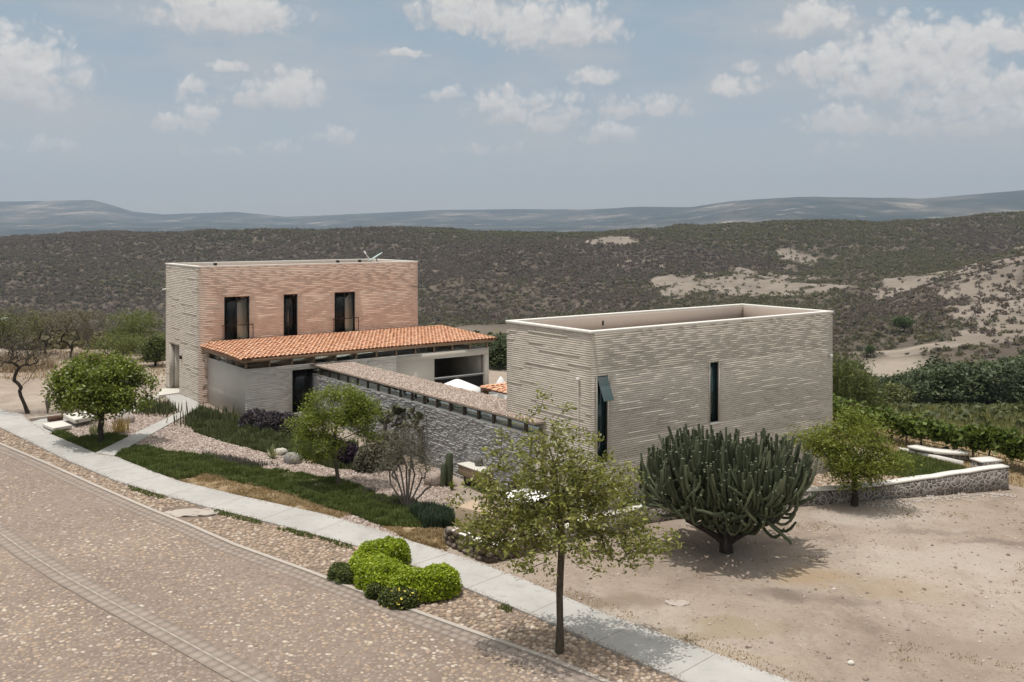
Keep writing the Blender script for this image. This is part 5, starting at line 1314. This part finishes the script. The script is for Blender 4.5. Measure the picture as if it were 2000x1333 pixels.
def candelabra():
    b = g(1418, 1078); t = thing('candelabra_cactus', 'huge branching candelabra cactus with a dark trunk on the dirt lot', 'cactus', b)
    r = np.random.default_rng(6)
    rho = .35+1.65*np.sqrt(r.random(64)); ph = r.random(64)*2*np.pi
    att = np.stack([rho*np.cos(ph)*1.05, rho*np.sin(ph)*.9, .78+.62*rho+r.normal(size=64)*.14], 1)
    A, par, rad, ends = skeleton([(0, 0, -.1), (0, 0, .2), (.03, 0, .42), (0, 0, .62)], att, 3, seg=4, rt=.20, rmin=.045, pw=.5, up=-.1)
    TK = MB(); TK.add(*limbs(A, par, rad, 8, 1.3))
    for x, y, z in ((1.55, -.35, 1.15), (-1.35, -.45, 1.15), (.5, -.9, 1.25), (-.5, .7, 1.2), (.9, .6, 1.25)):
        q = np.linspace(0, 1, 7)[:, None]; TK.tube(np.array([0, 0, .22])+np.array([x, y, 0])*q+np.array([0, 0, z-.22])*q**.8, np.linspace(.115, .06, 7), 8, False)
    TK.build('trunk', mt['bark_dark'], t, True)
    mb = MB(); n = 780
    for i in range(n):
        # arms leave the inner limbs outward and bend upright; the tips make a flat-topped bowl
        a = r.random()*2*np.pi; q = math.sqrt(r.random())
        tx, ty = 2.85*q*math.cos(a)-.05, 2.5*q*math.sin(a)
        top = 3.92-.8*q**4-abs(r.normal())*.30-r.random()**2*(.8+.7*q)+.22*math.sin(a*3.1+1.3)*q
        k0 = r.uniform(.40, .68); z0 = .85+1.75*q*k0+r.uniform(0, .6)*(1-q)
        j = int(np.argmin(np.linalg.norm((A-np.array([tx*k0, ty*k0, z0]))*np.array([1, 1, .8]), axis=1)+r.random(len(A))*.3+(np.arange(len(A)) < 4)*2))
        p0 = A[j]; L = top-p0[2]; k = 9; s = np.linspace(0, 1, k); w = r.uniform(1.1, 1.9); e = 1-(1-s)**w
        sx, sy = r.normal(size=2)*.14; bend = np.sin(np.pi*s*r.uniform(.8, 1.6))
        px_ = p0[0]+(tx-p0[0])*e+sx*bend; py_ = p0[1]+(ty-p0[1])*e+sy*bend; pz = p0[2]+L*(s**r.uniform(1.15, 1.5))-.14*np.sin(np.pi*s)*min(1, q*1.4)
        rr = r.uniform(.040, .056)*np.array([.75, .85, .95, 1, 1.02, 1.05, 1.04, .98, .82])
        mb.tube(np.stack([px_, py_, pz], 1)+r.normal(size=(k, 3))*.010, rr, 10, True, .22)
    for i in range(170):  # short arms filling the underside of the bowl
        a = r.random()*2*np.pi; R0 = r.uniform(.9, 2.1); p = np.array([R0*math.cos(a), R0*.88*math.sin(a), .85+.68*R0+r.uniform(-.1, .4)]); o = np.array([math.cos(a+r.normal()*.5), math.sin(a+r.normal()*.5), 0]); L = r.uniform(.4, .9); s = np.linspace(0, 1, 6)[:, None]
        mb.tube(p+o*L*.6*(1-(1-s)**2)+np.array([0, 0, 1])*L*(s**1.8-.15*s*(1-s)*4), r.uniform(.042, .058)*np.array([.7, .9, 1, 1, 1, .85]), 10, True, .22)
    for i in range(170):  # low arms hanging close round the limbs
        a = r.random()*2*np.pi; R0 = r.uniform(.35, 1.7); p = np.array([R0*math.cos(a), R0*.88*math.sin(a), .55+.42*R0+r.uniform(0, .4)]); o = np.array([math.cos(a+r.normal()*.8), math.sin(a+r.normal()*.8), 0]); L = r.uniform(.35, .8); s = np.linspace(0, 1, 6)[:, None]
        mb.tube(p+o*L*.75*(1-(1-s)**2)+np.array([0, 0, 1])*L*(s**2-.2*s*(1-s)*4), r.uniform(.040, .055)*np.array([.7, .9, 1, 1, 1, .85]), 10, True, .22)
    for i in range(5):    # a few drooping ones
        a = R(-50+i*24); p = np.array([1.3*math.cos(a), 1.2*math.sin(a), 1.25]); o = np.array([math.cos(a), math.sin(a), 0]); s = np.linspace(0, 1, 7)[:, None]
        mb.tube(p+o*.9*s+np.array([0, 0, 1])*(-.45*np.sin(s*2.2)+.35*s**3), .05*np.array([.8, 1, 1, 1, 1, .95, .7]), 10, True, .22)
    mb.build('arms', mt['cactus'], t, False)
candelabra()
def columnar():
    for (px, py, H, w, lb) in ((877, 950, 1.28, .15, 'taller of the two columnar cacti beside the stone counter'), (866, 952, .92, .12, 'shorter of the two columnar cacti by the pinkish boulder')):
        p = g(px, py); t = thing('columnar_cactus', lb, 'cactus', p, 0, 'columnar cacti by the corridor')
        b = MB(); b.tube([(0, 0, -.05), (0, 0, H*.3), (.01, 0, H*.6), (.01, .01, H*.9), (.01, .01, H)], np.array([.85, 1, 1.02, .95, .6])*w, 16, True, .2); b.build('stem', mt['cactus'], t)
columnar()
def nopal(px, py, lb, seed, n, H, wd):
    p = g(px, py); t = thing('prickly_pear', lb, 'cactus', p); r = np.random.default_rng(seed); mb = MB(); V0, F0 = ICO
    pads = [(np.array([0, 0, 0.]), np.array([0, 0, 1.]), .45)]
    b = MB(); b.tube([(0, 0, -.1), (0, 0, H*.35), (.05, 0, H*.5)], [.11, .09, .07], 8); b.build('trunk', mt['bark_grey'], t)
    pads = [(np.array([0, 0, H*.40]), np.array([r.normal()*.5, r.normal()*.4, 1.]), .42) for _ in range(4)]; i = 0
    while len(pads) < n and i < len(pads):
        q, d, L = pads[i]; i += 1; d = d/np.linalg.norm(d); tip = q+d*L*.95
        for k in range(r.integers(2, 4)):
            nd = d*.75+np.array([r.normal()*wd, r.normal()*wd*.8, r.normal()*.35+.25]); 
            if tip[2]+nd[2]*.3 < H*1.05 and tip[2] > H*.3: pads.append((tip, nd, r.uniform(.26, .38)))
    for q, d, L in pads[:n]:
        d = d/np.linalg.norm(d); a = np.cross(d, r.normal(size=3)); a /= np.linalg.norm(a); c = np.cross(d, a)
        v = V0.copy(); wz = .75+.25*v[:, 2:3]; v = v*np.array([.34, .055, .5])*L*np.concatenate([wz, wz*0+1, wz*0+1], 1)
        mb.add(v[:, :1]*a+v[:, 1:2]*c+v[:, 2:3]*d+q+d*L*.5, F0)
    mb.build('pads', mt['nopal'], t, True)
nopal(752, 885, 'dark prickly pear cactus against the stone corridor wall, left of the wispy shrub', 3, 84, 3.15, 1.0)
nopal(822, 905, 'taller narrow prickly pear rising behind the wispy shrub before the corridor', 8, 40, 3.2, .55)

def hedge(name, label, cat, lobes, n, size, mat, seed, group=None, flowers=None):
    """clipped shrub: leaves all over the skin of joined lobes (x, y, r, height)"""
    P = np.array([(*g(a, b)[:2],) for a, b, _, _ in lobes]); o = np.array([*P.mean(0), 0]); o[2] = float(zg(o[0], o[1]))
    t = thing(name, label, cat, o, 0, group); r = np.random.default_rng(seed); C = []
    L = np.array([(x-o[0], y-o[1], r_, h) for (x, y), (_, _, r_, h) in zip(P, lobes)])
    w = L[:, 2]**2; w /= w.sum()
    while sum(map(len, C)) < n:
        k = r.choice(len(L), n, p=w); d = r.normal(size=(n, 3)); d[:, 2] = np.abs(d[:, 2])*1.0-.08; d /= np.linalg.norm(d, axis=1)[:, None]
        d = np.sign(d)*np.abs(d)**.8; q = 1-.16*r.random(n)**2
        x = np.stack([L[k, 0]+d[:, 0]*L[k, 2]*q, L[k, 1]+d[:, 1]*L[k, 2]*q, .05+np.abs(d[:, 2])*(L[k, 3]-.05)*q], 1)
        ins = np.zeros(n, bool)
        for l in L: ins |= ((x[:, 0]-l[0])**2+(x[:, 1]-l[1])**2)/(l[2]*.86)**2+(x[:, 2]/(l[3]*.86))**2 < 1
        bump = fbm(x[:, 0]*2.6+7, x[:, 1]*2.6+x[:, 2]*2.0, seed, 4); c0 = L[:, :2][np.argmin((x[:, 0:1]-L[None, :, 0])**2+(x[:, 1:2]-L[None, :, 1])**2, axis=1)]; x[:, :2] += (x[:, :2]-c0)*bump[:, None]*.32; x[:, 2] *= 1+bump*.40; x += r.normal(size=x.shape)*.018
        C.append(x[~ins])
    C = np.vstack(C)[:n]; v, f = leaves(C, size, seed, .55, .35); mesh_obj('foliage', v, [f], mat, t)
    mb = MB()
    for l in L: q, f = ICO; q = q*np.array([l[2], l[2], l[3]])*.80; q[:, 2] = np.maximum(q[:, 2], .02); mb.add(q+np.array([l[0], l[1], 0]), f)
    mb.build('dark_core', mt['bark_dark'], t)  # added dark core in each lobe keeps the leaf skin from being see-through
    if flowers:
        c = C[r.choice(len(C), flowers)]*np.array([1.03, 1.03, 1.03]); v, f = leaves(c, .075, seed+3, .9, .5); mesh_obj('blossoms', v, [f], mt['flower'], t)
    return t
hedge('clipped_hedge', 'lime green clipped hedge curled in a horseshoe beside the sidewalk', 'hedge', [(860, 1160, .56, .76), (843, 1165, .60, .74), (822, 1166, .62, .72), (799, 1164, .64, .72), (776, 1158, .66, .72), (754, 1151, .66, .72), (736, 1142, .64, .72), (722, 1132, .60, .72), (718, 1122, .56, .74), (728, 1113, .54, .78), (746, 1107, .52, .80), (763, 1103, .48, .82), (777, 1101, .40, .76)], 27000, .085, mt['hedge'], 3)
hedge('small_shrub', 'small dark green shrub at the left end of the lime hedge', 'shrub', [(664, 1130, .36, .42), (678, 1136, .34, .4)], 3200, .075, mt['hedge_dark'], 5)
hedge('flowering_shrub', 'dark shrub with tiny yellow flowers in front of the lime hedge, by the kerb', 'shrub', [(788, 1182, .46, .50), (768, 1178, .38, .44)], 4200, .07, mt['hedge_dark'], 6, None, 130)
hedge('flowering_shrub', 'smaller yellow flecked shrub at the front left of the lime hedge', 'shrub', [(740, 1166, .34, .40)], 2200, .07, mt['hedge_dark'], 7, None, 60)
hedge('purple_shrub', 'purple grey leafy shrub at the foot of the pavilion wall', 'shrub', [(498, 838, .75, .95), (530, 842, .8, .95), (556, 842, .7, .9), (575, 846, .5, .8)], 6500, .12, mt['purple'], 8)
hedge('purple_shrub', 'dark purple shrub behind the trunk of the leaning feathery tree', 'shrub', [(682, 908, .6, .85), (704, 912, .55, .75)], 4200, .11, leafm('wine leaf', (.014, .006, .014), (.030, .012, .028), (.06, .03, .055), .2), 9)
hedge('grey_shrub', 'grey green low shrub between the feathery tree and the wispy shrub', 'shrub', [(735, 915, .65, 1.35), (760, 905, .6, 1.5), (716, 920, .5, 1.0)], 4600, .11, mt['wisp'], 10)
hedge('green_shrub', 'low dark green shrub behind the garden wall left of the big cactus', 'shrub', [(1265, 1010, .5, .8), (1310, 1004, .6, .7), (1230, 1016, .5, .7)], 4200, .10, mt['cover'], 11)
def rosette(name, label, cat, px, py, n, L, w, mat, seed, up=.5, group=None, stem=0.0, foot=0.0):
    p = g(px, py); t = thing(name, label, cat, p, 0, group); r = np.random.default_rng(seed); mb = MB()
    for i in range(n):
        a = i*2.4+r.random()*.4; e = up+(1-up)*r.random()*.9; l = L*r.uniform(.7, 1.1); s = np.linspace(0, 1, 5); out = np.array([math.cos(a), math.sin(a), 0]); sd = np.array([-out[1], out[0], 0])
        c = out*l*(1-e)*1.1*s[:, None]+np.array([0, 0, 1])*(l*(e*s-.12*(1-e)*s**2))[:, None]+np.array([0, 0, stem])+np.array([*(r.normal(size=2)*foot), 0]); ww = w*np.array([.7, 1, .9, .6, .05])
        k = out*.25+np.array([0, 0, -.1]); v = np.concatenate([c+sd*ww[:, None]*.5, c+k*ww[:, None], c-sd*ww[:, None]*.5]); j = np.arange(4)
        f = np.concatenate([np.stack([j, j+1, 5+j+1, 5+j], 1), np.stack([5+j, 5+j+1, 10+j+1, 10+j], 1)]); mb.add(v, f)
    mb.build('leaves', mat, t)
    if stem: b = MB(); b.tube([(0, 0, 0), (0, 0, stem)], .06, 7); b.build('stem', mt['bark_grey'], t)
    return t
rosette('agave', 'pale striped agave on the pink gravel beside a cream boulder', 'agave', 532, 897, 26, .75, .09, mt['agave'], 1, .45)
rosette('agave', 'straw coloured dry agave on gravel left of the leaning tree', 'agave', 612, 906, 22, .5, .05, mt['straw'], 2, .5)
rosette('agave', 'green agave tuft at the foot of the columnar cacti', 'agave', 882, 957, 24, .5, .06, mt['citrus'], 3, .5)
rosette('straw_grass', 'tall straw yellow grass tuft behind the citrus tree trunk', 'grass', 232, 846, 110, 1.0, .035, mt['straw'], 4, .45, None, 0.0, .16)
rosette('straw_grass', 'yellow green grass tuft left of the citrus tree trunk', 'grass', 187, 848, 70, .7, .035, mt['agave'], 5, .5, None, 0.0, .15)
rosette('yucca', 'forked yucca with upright leaves on the dirt behind the concrete kerb', 'yucca', 93, 808, 16, 1.1, .09, mt['bark_grey'], 6, .75)
rosette('yucca', 'green yucca rosette between the forked yucca and the citrus tree', 'yucca', 128, 806, 30, 1.3, .08, mt['snake'], 7, .6)
for i, (x, y, n, lb) in enumerate(((300, 808, 40, 'clump of upright sword leaves left of the path bend'), (322, 808, 44, 'clump of upright sword leaves nearest the path bend on the gravel'), (283, 805, 26, 'small sword leaf clump behind the white stones near the path'),
    (372, 830, 26, 'sword leaf clump at the path edge beside the ground cover'), (392, 822, 34, 'sword leaf clump by the corner of the pavilion wall'), (415, 822, 36, 'sword leaf clump in front of the pavilion side wall'), (440, 832, 34, 'sword leaf clump in the ground cover, right of the pavilion side wall'))):
    rosette('snake_plant', lb, 'plant', x, y, n*2, .8, .07, mt['snake'], 60+i, .80, 'sword leaf clumps by the path', 0.0, .38)
# herb border along the lawn (uncountable) 
def herbs():
    pl = np.array(gpoly([(330, 884), (420, 897), (500, 914), (580, 925), (640, 938), (700, 953), (760, 978), (830, 996), (880, 1016)]))
    r = np.random.default_rng(8); s = r.random(9000)*(len(pl)-1.001); i = s.astype(int); P = pl[i]+(pl[i+1]-pl[i])*(s-i)[:, None]+r.normal(size=(9000, 2))*.22
    nz = fbm(P[:, 0]/1.3, P[:, 1]/1.3, 6, 3); P = P[nz > .06]
    v, f = blades(P, .20, .03, 44, .5, lift=.01); struct(mesh_obj('lavender', v, f, mt['lav']), 'stuff')
    Q = sample(gpoly([(800, 1010), (840, 1000), (885, 1014), (887, 1036), (830, 1036)]), 3500, 9); v, f = blades(Q, .42, .035, 45, .5, lift=.01); struct(mesh_obj('rosemary', v, f, leafm('blue green herb', (.022, .042, .022), (.05, .075, .042), (.09, .11, .07), .2)), 'stuff')
herbs()

# left yard: open crowned desert trees
def yard_trees():
    p = g(52, 808); tree('bare_mesquite', 'nearly leafless forked mesquite with a leaning dark trunk at the left edge', 'tree', p, [(.10, 0, -.1), (-.10, 0, .45), (-.30, 0, .9), (-.36, 0, 1.15)],
        [(-.5, 0, 3.5, 1.5, 1.4, 1.0), (.35, 0, 3.2, 1.1, 1.0, .9), (-1.5, 0, 3.3, 1.0, .9, .9)], 420, 4600, .07, leafm('dull twig leaf', (.06, .055, .04), (.10, .09, .06), (.14, .125, .08), .2), mt['bark_dark'], 71, rt=.085, spread=.2, asp=.4, shell=.75, rmin=.008, seg=5, pw=.48, forks=[(-1.0, 0, 1.8), (.1, 0, 1.7), (-1.35, .1, 2.4), (.55, -.1, 2.3), (-.45, .1, 2.3)])
    S = ((138, 699, 'wide flat crowned grey mesquite with several dark stems in the left yard', [(0, 0, 2.8, 2.6, 2.0, .75), (.6, 0, 3.2, 1.6, 1.4, .45)], 'bark_dark', 5200, 81, 'm'),
         (88, 692, 'smaller grey mesquite left of the wide flat crowned one', [(0, 0, 2.4, 1.6, 1.4, .8), (-.5, 0, 2.9, 1.0, 1, .5)], 'bark_dark', 3600, 82, 'm'),
         (25, 700, 'dark green mesquite behind the leafless one at the left edge', [(0, 0, 2.6, 1.9, 1.7, 1.1), (-1.0, 0, 2.4, 1.2, 1.2, 1.0)], 'bark_dark', 6500, 83, 'g'),
         (-45, 705, 'green mesquite just outside the left edge of the yard', [(0, 0, 2.6, 2.0, 1.7, 1.1)], 'bark_dark', 5000, 84, 'g'),
         (168, 700, 'thin bare young tree with two stems beside the wide mesquite', [(0, 0, 2.0, .55, .5, .6)], 'bark_grey', 200, 85, 'm'),
         (262, 690, 'tall light green mesquite left of the tall brick house', [(0, 0, 2.2, 2.0, 1.8, 1.15), (.5, 0, 2.7, 1.2, 1.1, .6), (-.9, 0, 1.6, 1.1, 1.0, .7)], 'bark', 9500, 86, 'l'),
         (238, 706, 'low spreading green mesquite in front of the tall light green one', [(0, 0, 1.3, 2.0, 1.5, .65)], 'bark', 5500, 87, 'l'),
         (303, 716, 'dark dense bush beside the corner of the tall brick house', [(0, 0, 1.1, .85, .9, .85), (.1, 0, 1.7, .6, .6, .5)], 'bark_dark', 5200, 88, 'd'))
    lt = leafm('light mesquite leaf', (.08, .105, .026), (.16, .19, .05), (.25, .265, .085), .35); gm = leafm('grey twig leaf', (.115, .105, .07), (.18, .165, .105), (.26, .25, .13), .35)
    for px, py, lb, bl, bk, n, sd, k in S:
        p = g(px, py); bl = [(a, b_, z*.93, rx*1.1, ry*1.1, rz*1.12) for a, b_, z, rx, ry, rz in bl]; w_ = bl[0][3]; fr = np.random.default_rng(sd)
        fk = [(w_*(.22+.1*fr.random())*math.cos(a_), w_*.25*math.sin(a_), bl[0][2]*(.42+.12*fr.random())) for a_ in np.arange(5 if w_ > 1.2 else 2)*1.26+fr.random()*3]
        tree('desert_tree' if k != 'd' else 'dark_bush', lb, 'tree' if k != 'd' else 'bush', p, [(0, 0, -.1), (.02, 0, .12), (0, 0, .28)], bl, 260, int(n*.95), .11 if k != 'd' else .16, {'m': gm, 'g': mt['mesq'], 'l': lt, 'd': mt['hedge_dark']}[k], mt[bk], sd, rt=.08, spread=.2, asp=.42, shell=.7, rmin=.012, seg=4, pw=.46, zmin=.35, forks=fk, group='trees in the left yard' if k != 'd' else None)
    r_ = np.random.default_rng(3); n = 260; Y = 75+8*r_.random(n); px = -60+r_.random(n)*390; X = (px-1000)/FPX*Y; bush_cloud(np.stack([X, Y, 0*X], 1), .8+1.1*r_.random(n), 40, 4, leafm('yard brush leaf', (.11, .10, .055), (.17, .15, .085), (.24, .20, .12), .4), 'yard_brush', .7)
    P = sample(gpoly([(-60, 712), (60, 704), (160, 700), (235, 708), (200, 722), (90, 728), (-60, 730)]), 5200, 4); nz = fbm(P[:, 0]/2.5, P[:, 1]/2.5, 4, 3); P = P[nz > -.05]; v, f = blades(P, .60, .035, 5, .9); struct(mesh_obj('dry_tall_grass', v, f, leafm('brown dry stalk', (.20, .145, .09), (.31, .235, .155), (.42, .33, .23), .2)), 'stuff')
    P = sample(gpoly([(170, 745), (330, 735), (330, 700), (200, 680), (0, 690), (-60, 740)]), 3500, 14); v, f = blades(P, .16, .05, 6, .9); struct(mesh_obj('yard_weeds', v, f, mt['drygrass']), 'stuff')
yard_trees()

# trees below the plateau: a few shapes, copied
def valley():
    r = np.random.default_rng(9); protos = []
    LB = 'dark round crowned tree in the green belt below the houses'; GR = 'trees in the valley below'
    for k in range(5):
        bl = [(r.normal()*.8, r.normal()*.8, 3.4+r.normal()*.7, 1.9+r.random(), 1.9+r.random(), 1.5+.5*r.random()) for _ in range(5)]
        protos.append(tree('valley_tree', LB, 'tree', (0, 0, 0), [(0, 0, -.3), (0, 0, .8), (.1, 0, 1.6)], bl, 90, 3600, .42, [mt['valley'], mt['valley'], mt['mesq'], mt['valley'], mt['bushr']][k] if k != 4 else leafm('fresh valley leaf', (.035, .058, .014), (.075, .105, .026), (.12, .15, .04), .2), mt['bark_dark'], 100+k, rt=.2, spread=.5, asp=.6, up=.4, shell=.4, rmin=.03, seg=3, group=GR))
    spots = []
    for px, Y in [(1636, 88), (1648, 92), (1662, 96), (1676, 92), (1690, 100), (1706, 94), (1730, 140), (1715, 155), (1750, 160), (1735, 175), (1700, 172), (1776, 150), (1806, 158), (1822, 178), (1640, 140), (1662, 150), (1685, 128), (1640, 205), (1652, 188), (1632, 96), (1655, 104), (1680, 112), (1640, 122), (1665, 130), (1700, 100), (1725, 108), (1712, 128), (1690, 145), (1650, 160), (1633, 185), (1656, 205), (1672, 180), (1745, 96), (1770, 104), (1760, 118), (1742, 134), (1788, 128), (1800, 112), (1765, 150), (1790, 165), (1780, 185), (1815, 145), (1830, 125), (1850, 108), (1835, 165), (1845, 190), (1870, 140), (1862, 178), (1888, 120), (1880, 160), (1905, 185), (1900, 140), (1922, 108), (1930, 165), (1945, 130), (1955, 190), (1950, 150), (1972, 115), (1980, 172), (1992, 140), (2010, 185), (2015, 118), (2030, 155), (2045, 130), (2060, 175), (1870, 205), (1895, 218), (1925, 212), (1960, 222), (1990, 215), (2020, 225), (2050, 210), (1850, 222), (1812, 210),
                  (842, 84), (858, 80), (876, 84), (893, 78), (910, 82), (926, 77), (942, 80), (958, 76), (972, 79), (985, 75), (1000, 78), (1015, 76), (870, 92), (900, 94), (930, 90), (965, 92), (995, 90), (1020, 92), (840, 112), (862, 105), (885, 112), (905, 104), (925, 112), (946, 106), (968, 114), (985, 104), (1002, 112), (860, 130), (900, 132), (940, 135), (975, 140), (1010, 135), (880, 160), (930, 165), (980, 170), (850, 180), (1015, 175), (830, 140), (955, 200), (905, 205), (860, 220), (1010, 215),
                  (340, 90), (318, 94), (296, 90), (274, 95), (250, 91), (226, 96), (204, 92), (182, 97), (158, 92), (134, 98), (110, 93), (86, 97), (60, 93), (34, 97), (8, 94), (-20, 96), (340, 116), (315, 124), (290, 118), (260, 130), (230, 122), (200, 128), (170, 135), (140, 126), (110, 138), (80, 130), (45, 136), (10, 128), (-25, 135)]:
        spots.append((px, Y))
    for i, (px, Y) in enumerate(spots):
        px += r.normal()*4; Y *= 1+r.normal()*.02; o = protos[i] if i < 5 else copy_tree(protos[int(r.choice([0, 1, 2, 3, 4], p=[.28, .27, .12, .25, .08]))])
        s = r.uniform(.75, 1.2)*(1.0 if px > 1500 else .9)
        if 820 < px < 1040 and Y < 100: s = float(np.clip((CAM_H-(650+8*r.random()+(14 if px < 870 else 0)-HORIZON)/FPX*Y-float(hz(px, Y)))/6.2, .3, 1.1))
        if px < 400 and Y < 100: s = r.uniform(.42, .62)
        if px > 1500:
            yt = np.interp(px, [1630, 1680, 1750, 1800, 1850, 1900, 2000], [706, 728, 736, 714, 700, 692, 688])+14*r.random(); s = float(np.clip((CAM_H-(yt-HORIZON)/FPX*Y-float(hz(px, Y)))/6.2, .34, 1.25))
        o.location = ((px-1000)/FPX*Y, Y, float(hz(px, Y))-.1); o.scale = (s*r.uniform(.95, 1.2), s*r.uniform(.95, 1.2), s*r.uniform(.85, 1.05)); o.rotation_euler = (0, 0, r.random()*6.28)
    for px, Y, s, lb in ((961, 66.5, .40, 'dark green shrub just past the open end of the pavilion'), (977, 68, .44, 'dark green shrub midway between pavilion and annex, behind the folded umbrella'), (992, 65, .40, 'dark green shrub close to the back corner of the annex')):
        o = copy_tree(protos[int(r.integers(2))]); o.location = ((px-1000)/FPX*Y, Y, -.05); o.scale = (s, s, s*.8); o['label'] = lb; o['category'] = 'shrub'; del o['group']
    # one lone bright tree on the spur
    o = copy_tree(protos[4]); px, Y = 1765, 318; o.location = ((px-1000)/FPX*Y, Y, float(hz(px, Y))); o.scale = (1.15, 1.15, 1.0); o['label'] = 'lone bright green tree at the foot of the pale spur above the dry pond'; del o['group']
    o = copy_tree(protos[4]); px, Y = 1700, 272; o.location = ((px-1000)/FPX*Y, Y, float(hz(px, Y))); o.scale = (.45, .45, .6); o['label'] = 'tiny lone tree on the pale bank by the dry pond'; del o['group']
    # brush on the near slope and reeds below the lot
    n = 2600; Y = 56+r.random(n)**1.3*75; k_ = r.random(n) < np.clip((Y-70)/40, .05, 1); Y = Y[k_]; px = 1630+r.random(len(Y))*470; px2 = -60+r.random(1800)*1090; Y2 = 80+r.random(1800)*80
    px = np.concatenate([px, px2]); Y = np.concatenate([Y, Y2]); X = (px-1000)/FPX*Y; e = np.array([edge_hit(a) for a in px]); k = Y > e+2.5
    px, Y, X = px[k], Y[k], X[k]; bush_cloud(np.stack([X, Y, hz(px, Y)], 1), .7+1.0*r.random(len(X)), 26, 5, leafm('slope shrub leaf', (.045, .058, .018), (.085, .098, .034), (.14, .15, .06), .2), 'slope_brush', .6)
    n = 26000; Y = 53+r.random(n)*48; px = 1600+r.random(n)*500; X = (px-1000)/FPX*Y; e = np.array([edge_hit(a) for a in px]); k = Y > e+.8
    v, f = blades(np.stack([X[k], Y[k]], 1), .55, .06, 6, .8, zf=lambda a, b: zh(a, b)); struct(mesh_obj('slope_grass', v, f, leafm('slope grass blade', (.10, .105, .03), (.19, .185, .065), (.30, .275, .13), .3)), 'stuff')
    for i, (px, Y) in enumerate(((1638, 55), (1650, 56), (1662, 57), (1675, 57), (1688, 58), (1645, 59), (1668, 60), (1700, 59))):
        x = (px-1000)/FPX*Y; z = float(hz(px, Y)); t = thing('tall_reed', 'tall yellow green reed clump right behind the far corner of the grey annex', 'reed', (x, Y, z), 0, 'reeds behind the annex')
        m = 46; P = r.normal(size=(m, 2))*.38; mb = []; H = r.uniform(2.6, 3.7, m)
        b = MB()
        for q in range(m): b.tube([(P[q, 0], P[q, 1], 0), (P[q, 0]*1.2, P[q, 1]*1.2, H[q]*.6), (P[q, 0]*1.5, P[q, 1]*1.5, H[q])], [.018, .014, .006], 4, False)
        b.build('stalks', mt['reed'], t); c = np.concatenate([np.stack([P[:, 0]*(1+.5*s), P[:, 1]*(1+.5*s), H*s], 1) for s in np.linspace(.25, .98, 10)])
        v, f = leaves(c+r.normal(size=c.shape)*.09, .42, 70+i, .16, .1, .2); mesh_obj('leaves', v, [f], mt['reed'], t)
valley()
def vineyard():
    r = np.random.default_rng(10); protos = []
    for k in range(3):
        t = thing('grape_vine', 'leafy grape vine trained along the wires of the vineyard row', 'vine', (0, 0, 0), 0, 'vines in the vineyard row')
        b = MB(); b.tube([(0, 0, -.1), (.05, .03, .4), (-.03, 0, .8), (.0, .0, 1.05)], [.05, .04, .04, .03], 6); b.tube([(-.8, 0, 1.06), (0, 0, 1.0), (.8, 0, 1.06)], .025, 5); b.build('trunk', mt['bark_dark'], t)
        c = np.stack([r.uniform(-.95, .95, 1500), r.normal(size=1500)*.30, .62+.82*r.random(1500)**.8], 1); c[:, 2] += fbm(c[:, 0]*1.7+k*9, c[:, 1]*2, k, 3)*.8
        v, f = leaves(c, .20, 40+k, .85, .3, .1); mesh_obj('foliage', v, [f], mt['vine'], t); protos.append(t)
    n = 0
    for u, vv in ((24.6, np.arange(-40, -7.5, 1.6)),):
        for v in vv:
            x, y = xy(u, v); z = float(zg(x, y)); o = protos[n] if n < 3 else copy_tree(protos[int(r.integers(3))])
            o.location = (x, y, z); o.rotation_euler = (0, 0, TH+R(90)+(math.pi if r.random() < .5 else 0)); s = r.uniform(.92, 1.12); o.scale = (1, s, s)
            n += 1
    n = 0
    for v in np.arange(-39.2, -8, 3.2):
        x, y = xy(24.6, v); t = thing('vineyard_post', 'weathered wooden post carrying wires in the vineyard row', 'post', (x, y, float(zg(x, y))), 0, 'posts of the vineyard row')
        b = MB(); b.tube([(0, 0, -.2), (0, 0, 1.35)], .05, 7); b.build('post', mt['woodlight'], t)
    t = thing('drip_line', 'orange brown drip line and wires strung low along the vineyard row', 'wire', (*xy(24.6, -40), float(zg(*xy(24.6, -40)))), TH+R(90)); L = 32
    b = MB()
    for z, rr in ((.42, .018), (.95, .006), (1.5, .006)): b.tube([(0, .06, z), (L*.5, .06, z+K*L*.5-.03), (L, .06, z+K*L)], rr, 5)
    b.build('wires', mt['woodlight'], t)
vineyard()
# two pale roofs far off at the left edge
for i, (px, Y, lb, w) in enumerate(((-4, 640, 'long white roofed shed on the far scrub slope at the left edge', 9), (16, 520, 'smaller white roofed shed lower on the scrub slope at the left', 5))):
    z = float(hz(px, Y)); t = thing('white_shed', lb, 'shed', ((px-1000)/FPX*Y, Y, z))
    b = MB(); b.box(-w/2, w/2, -3, 3, -1, 1.6); b.build('wall', mt['plaster'], t); b = MB(); b.add([(-w/2-.5, -3.5, 1.62), (w/2+.5, -3.5, 1.62), (w/2+.5, 3.5, 2.3), (-w/2-.5, 3.5, 2.3), (-w/2-.5, -3.5, 1.75), (w/2+.5, -3.5, 1.75), (w/2+.5, 3.5, 2.43), (-w/2-.5, 3.5, 2.43)], [(0,3,2,1),(4,5,6,7),(0,1,5,4),(1,2,6,5),(2,3,7,6),(3,0,4,7)]); b.build('roof', mt['white'], t)
#@@END
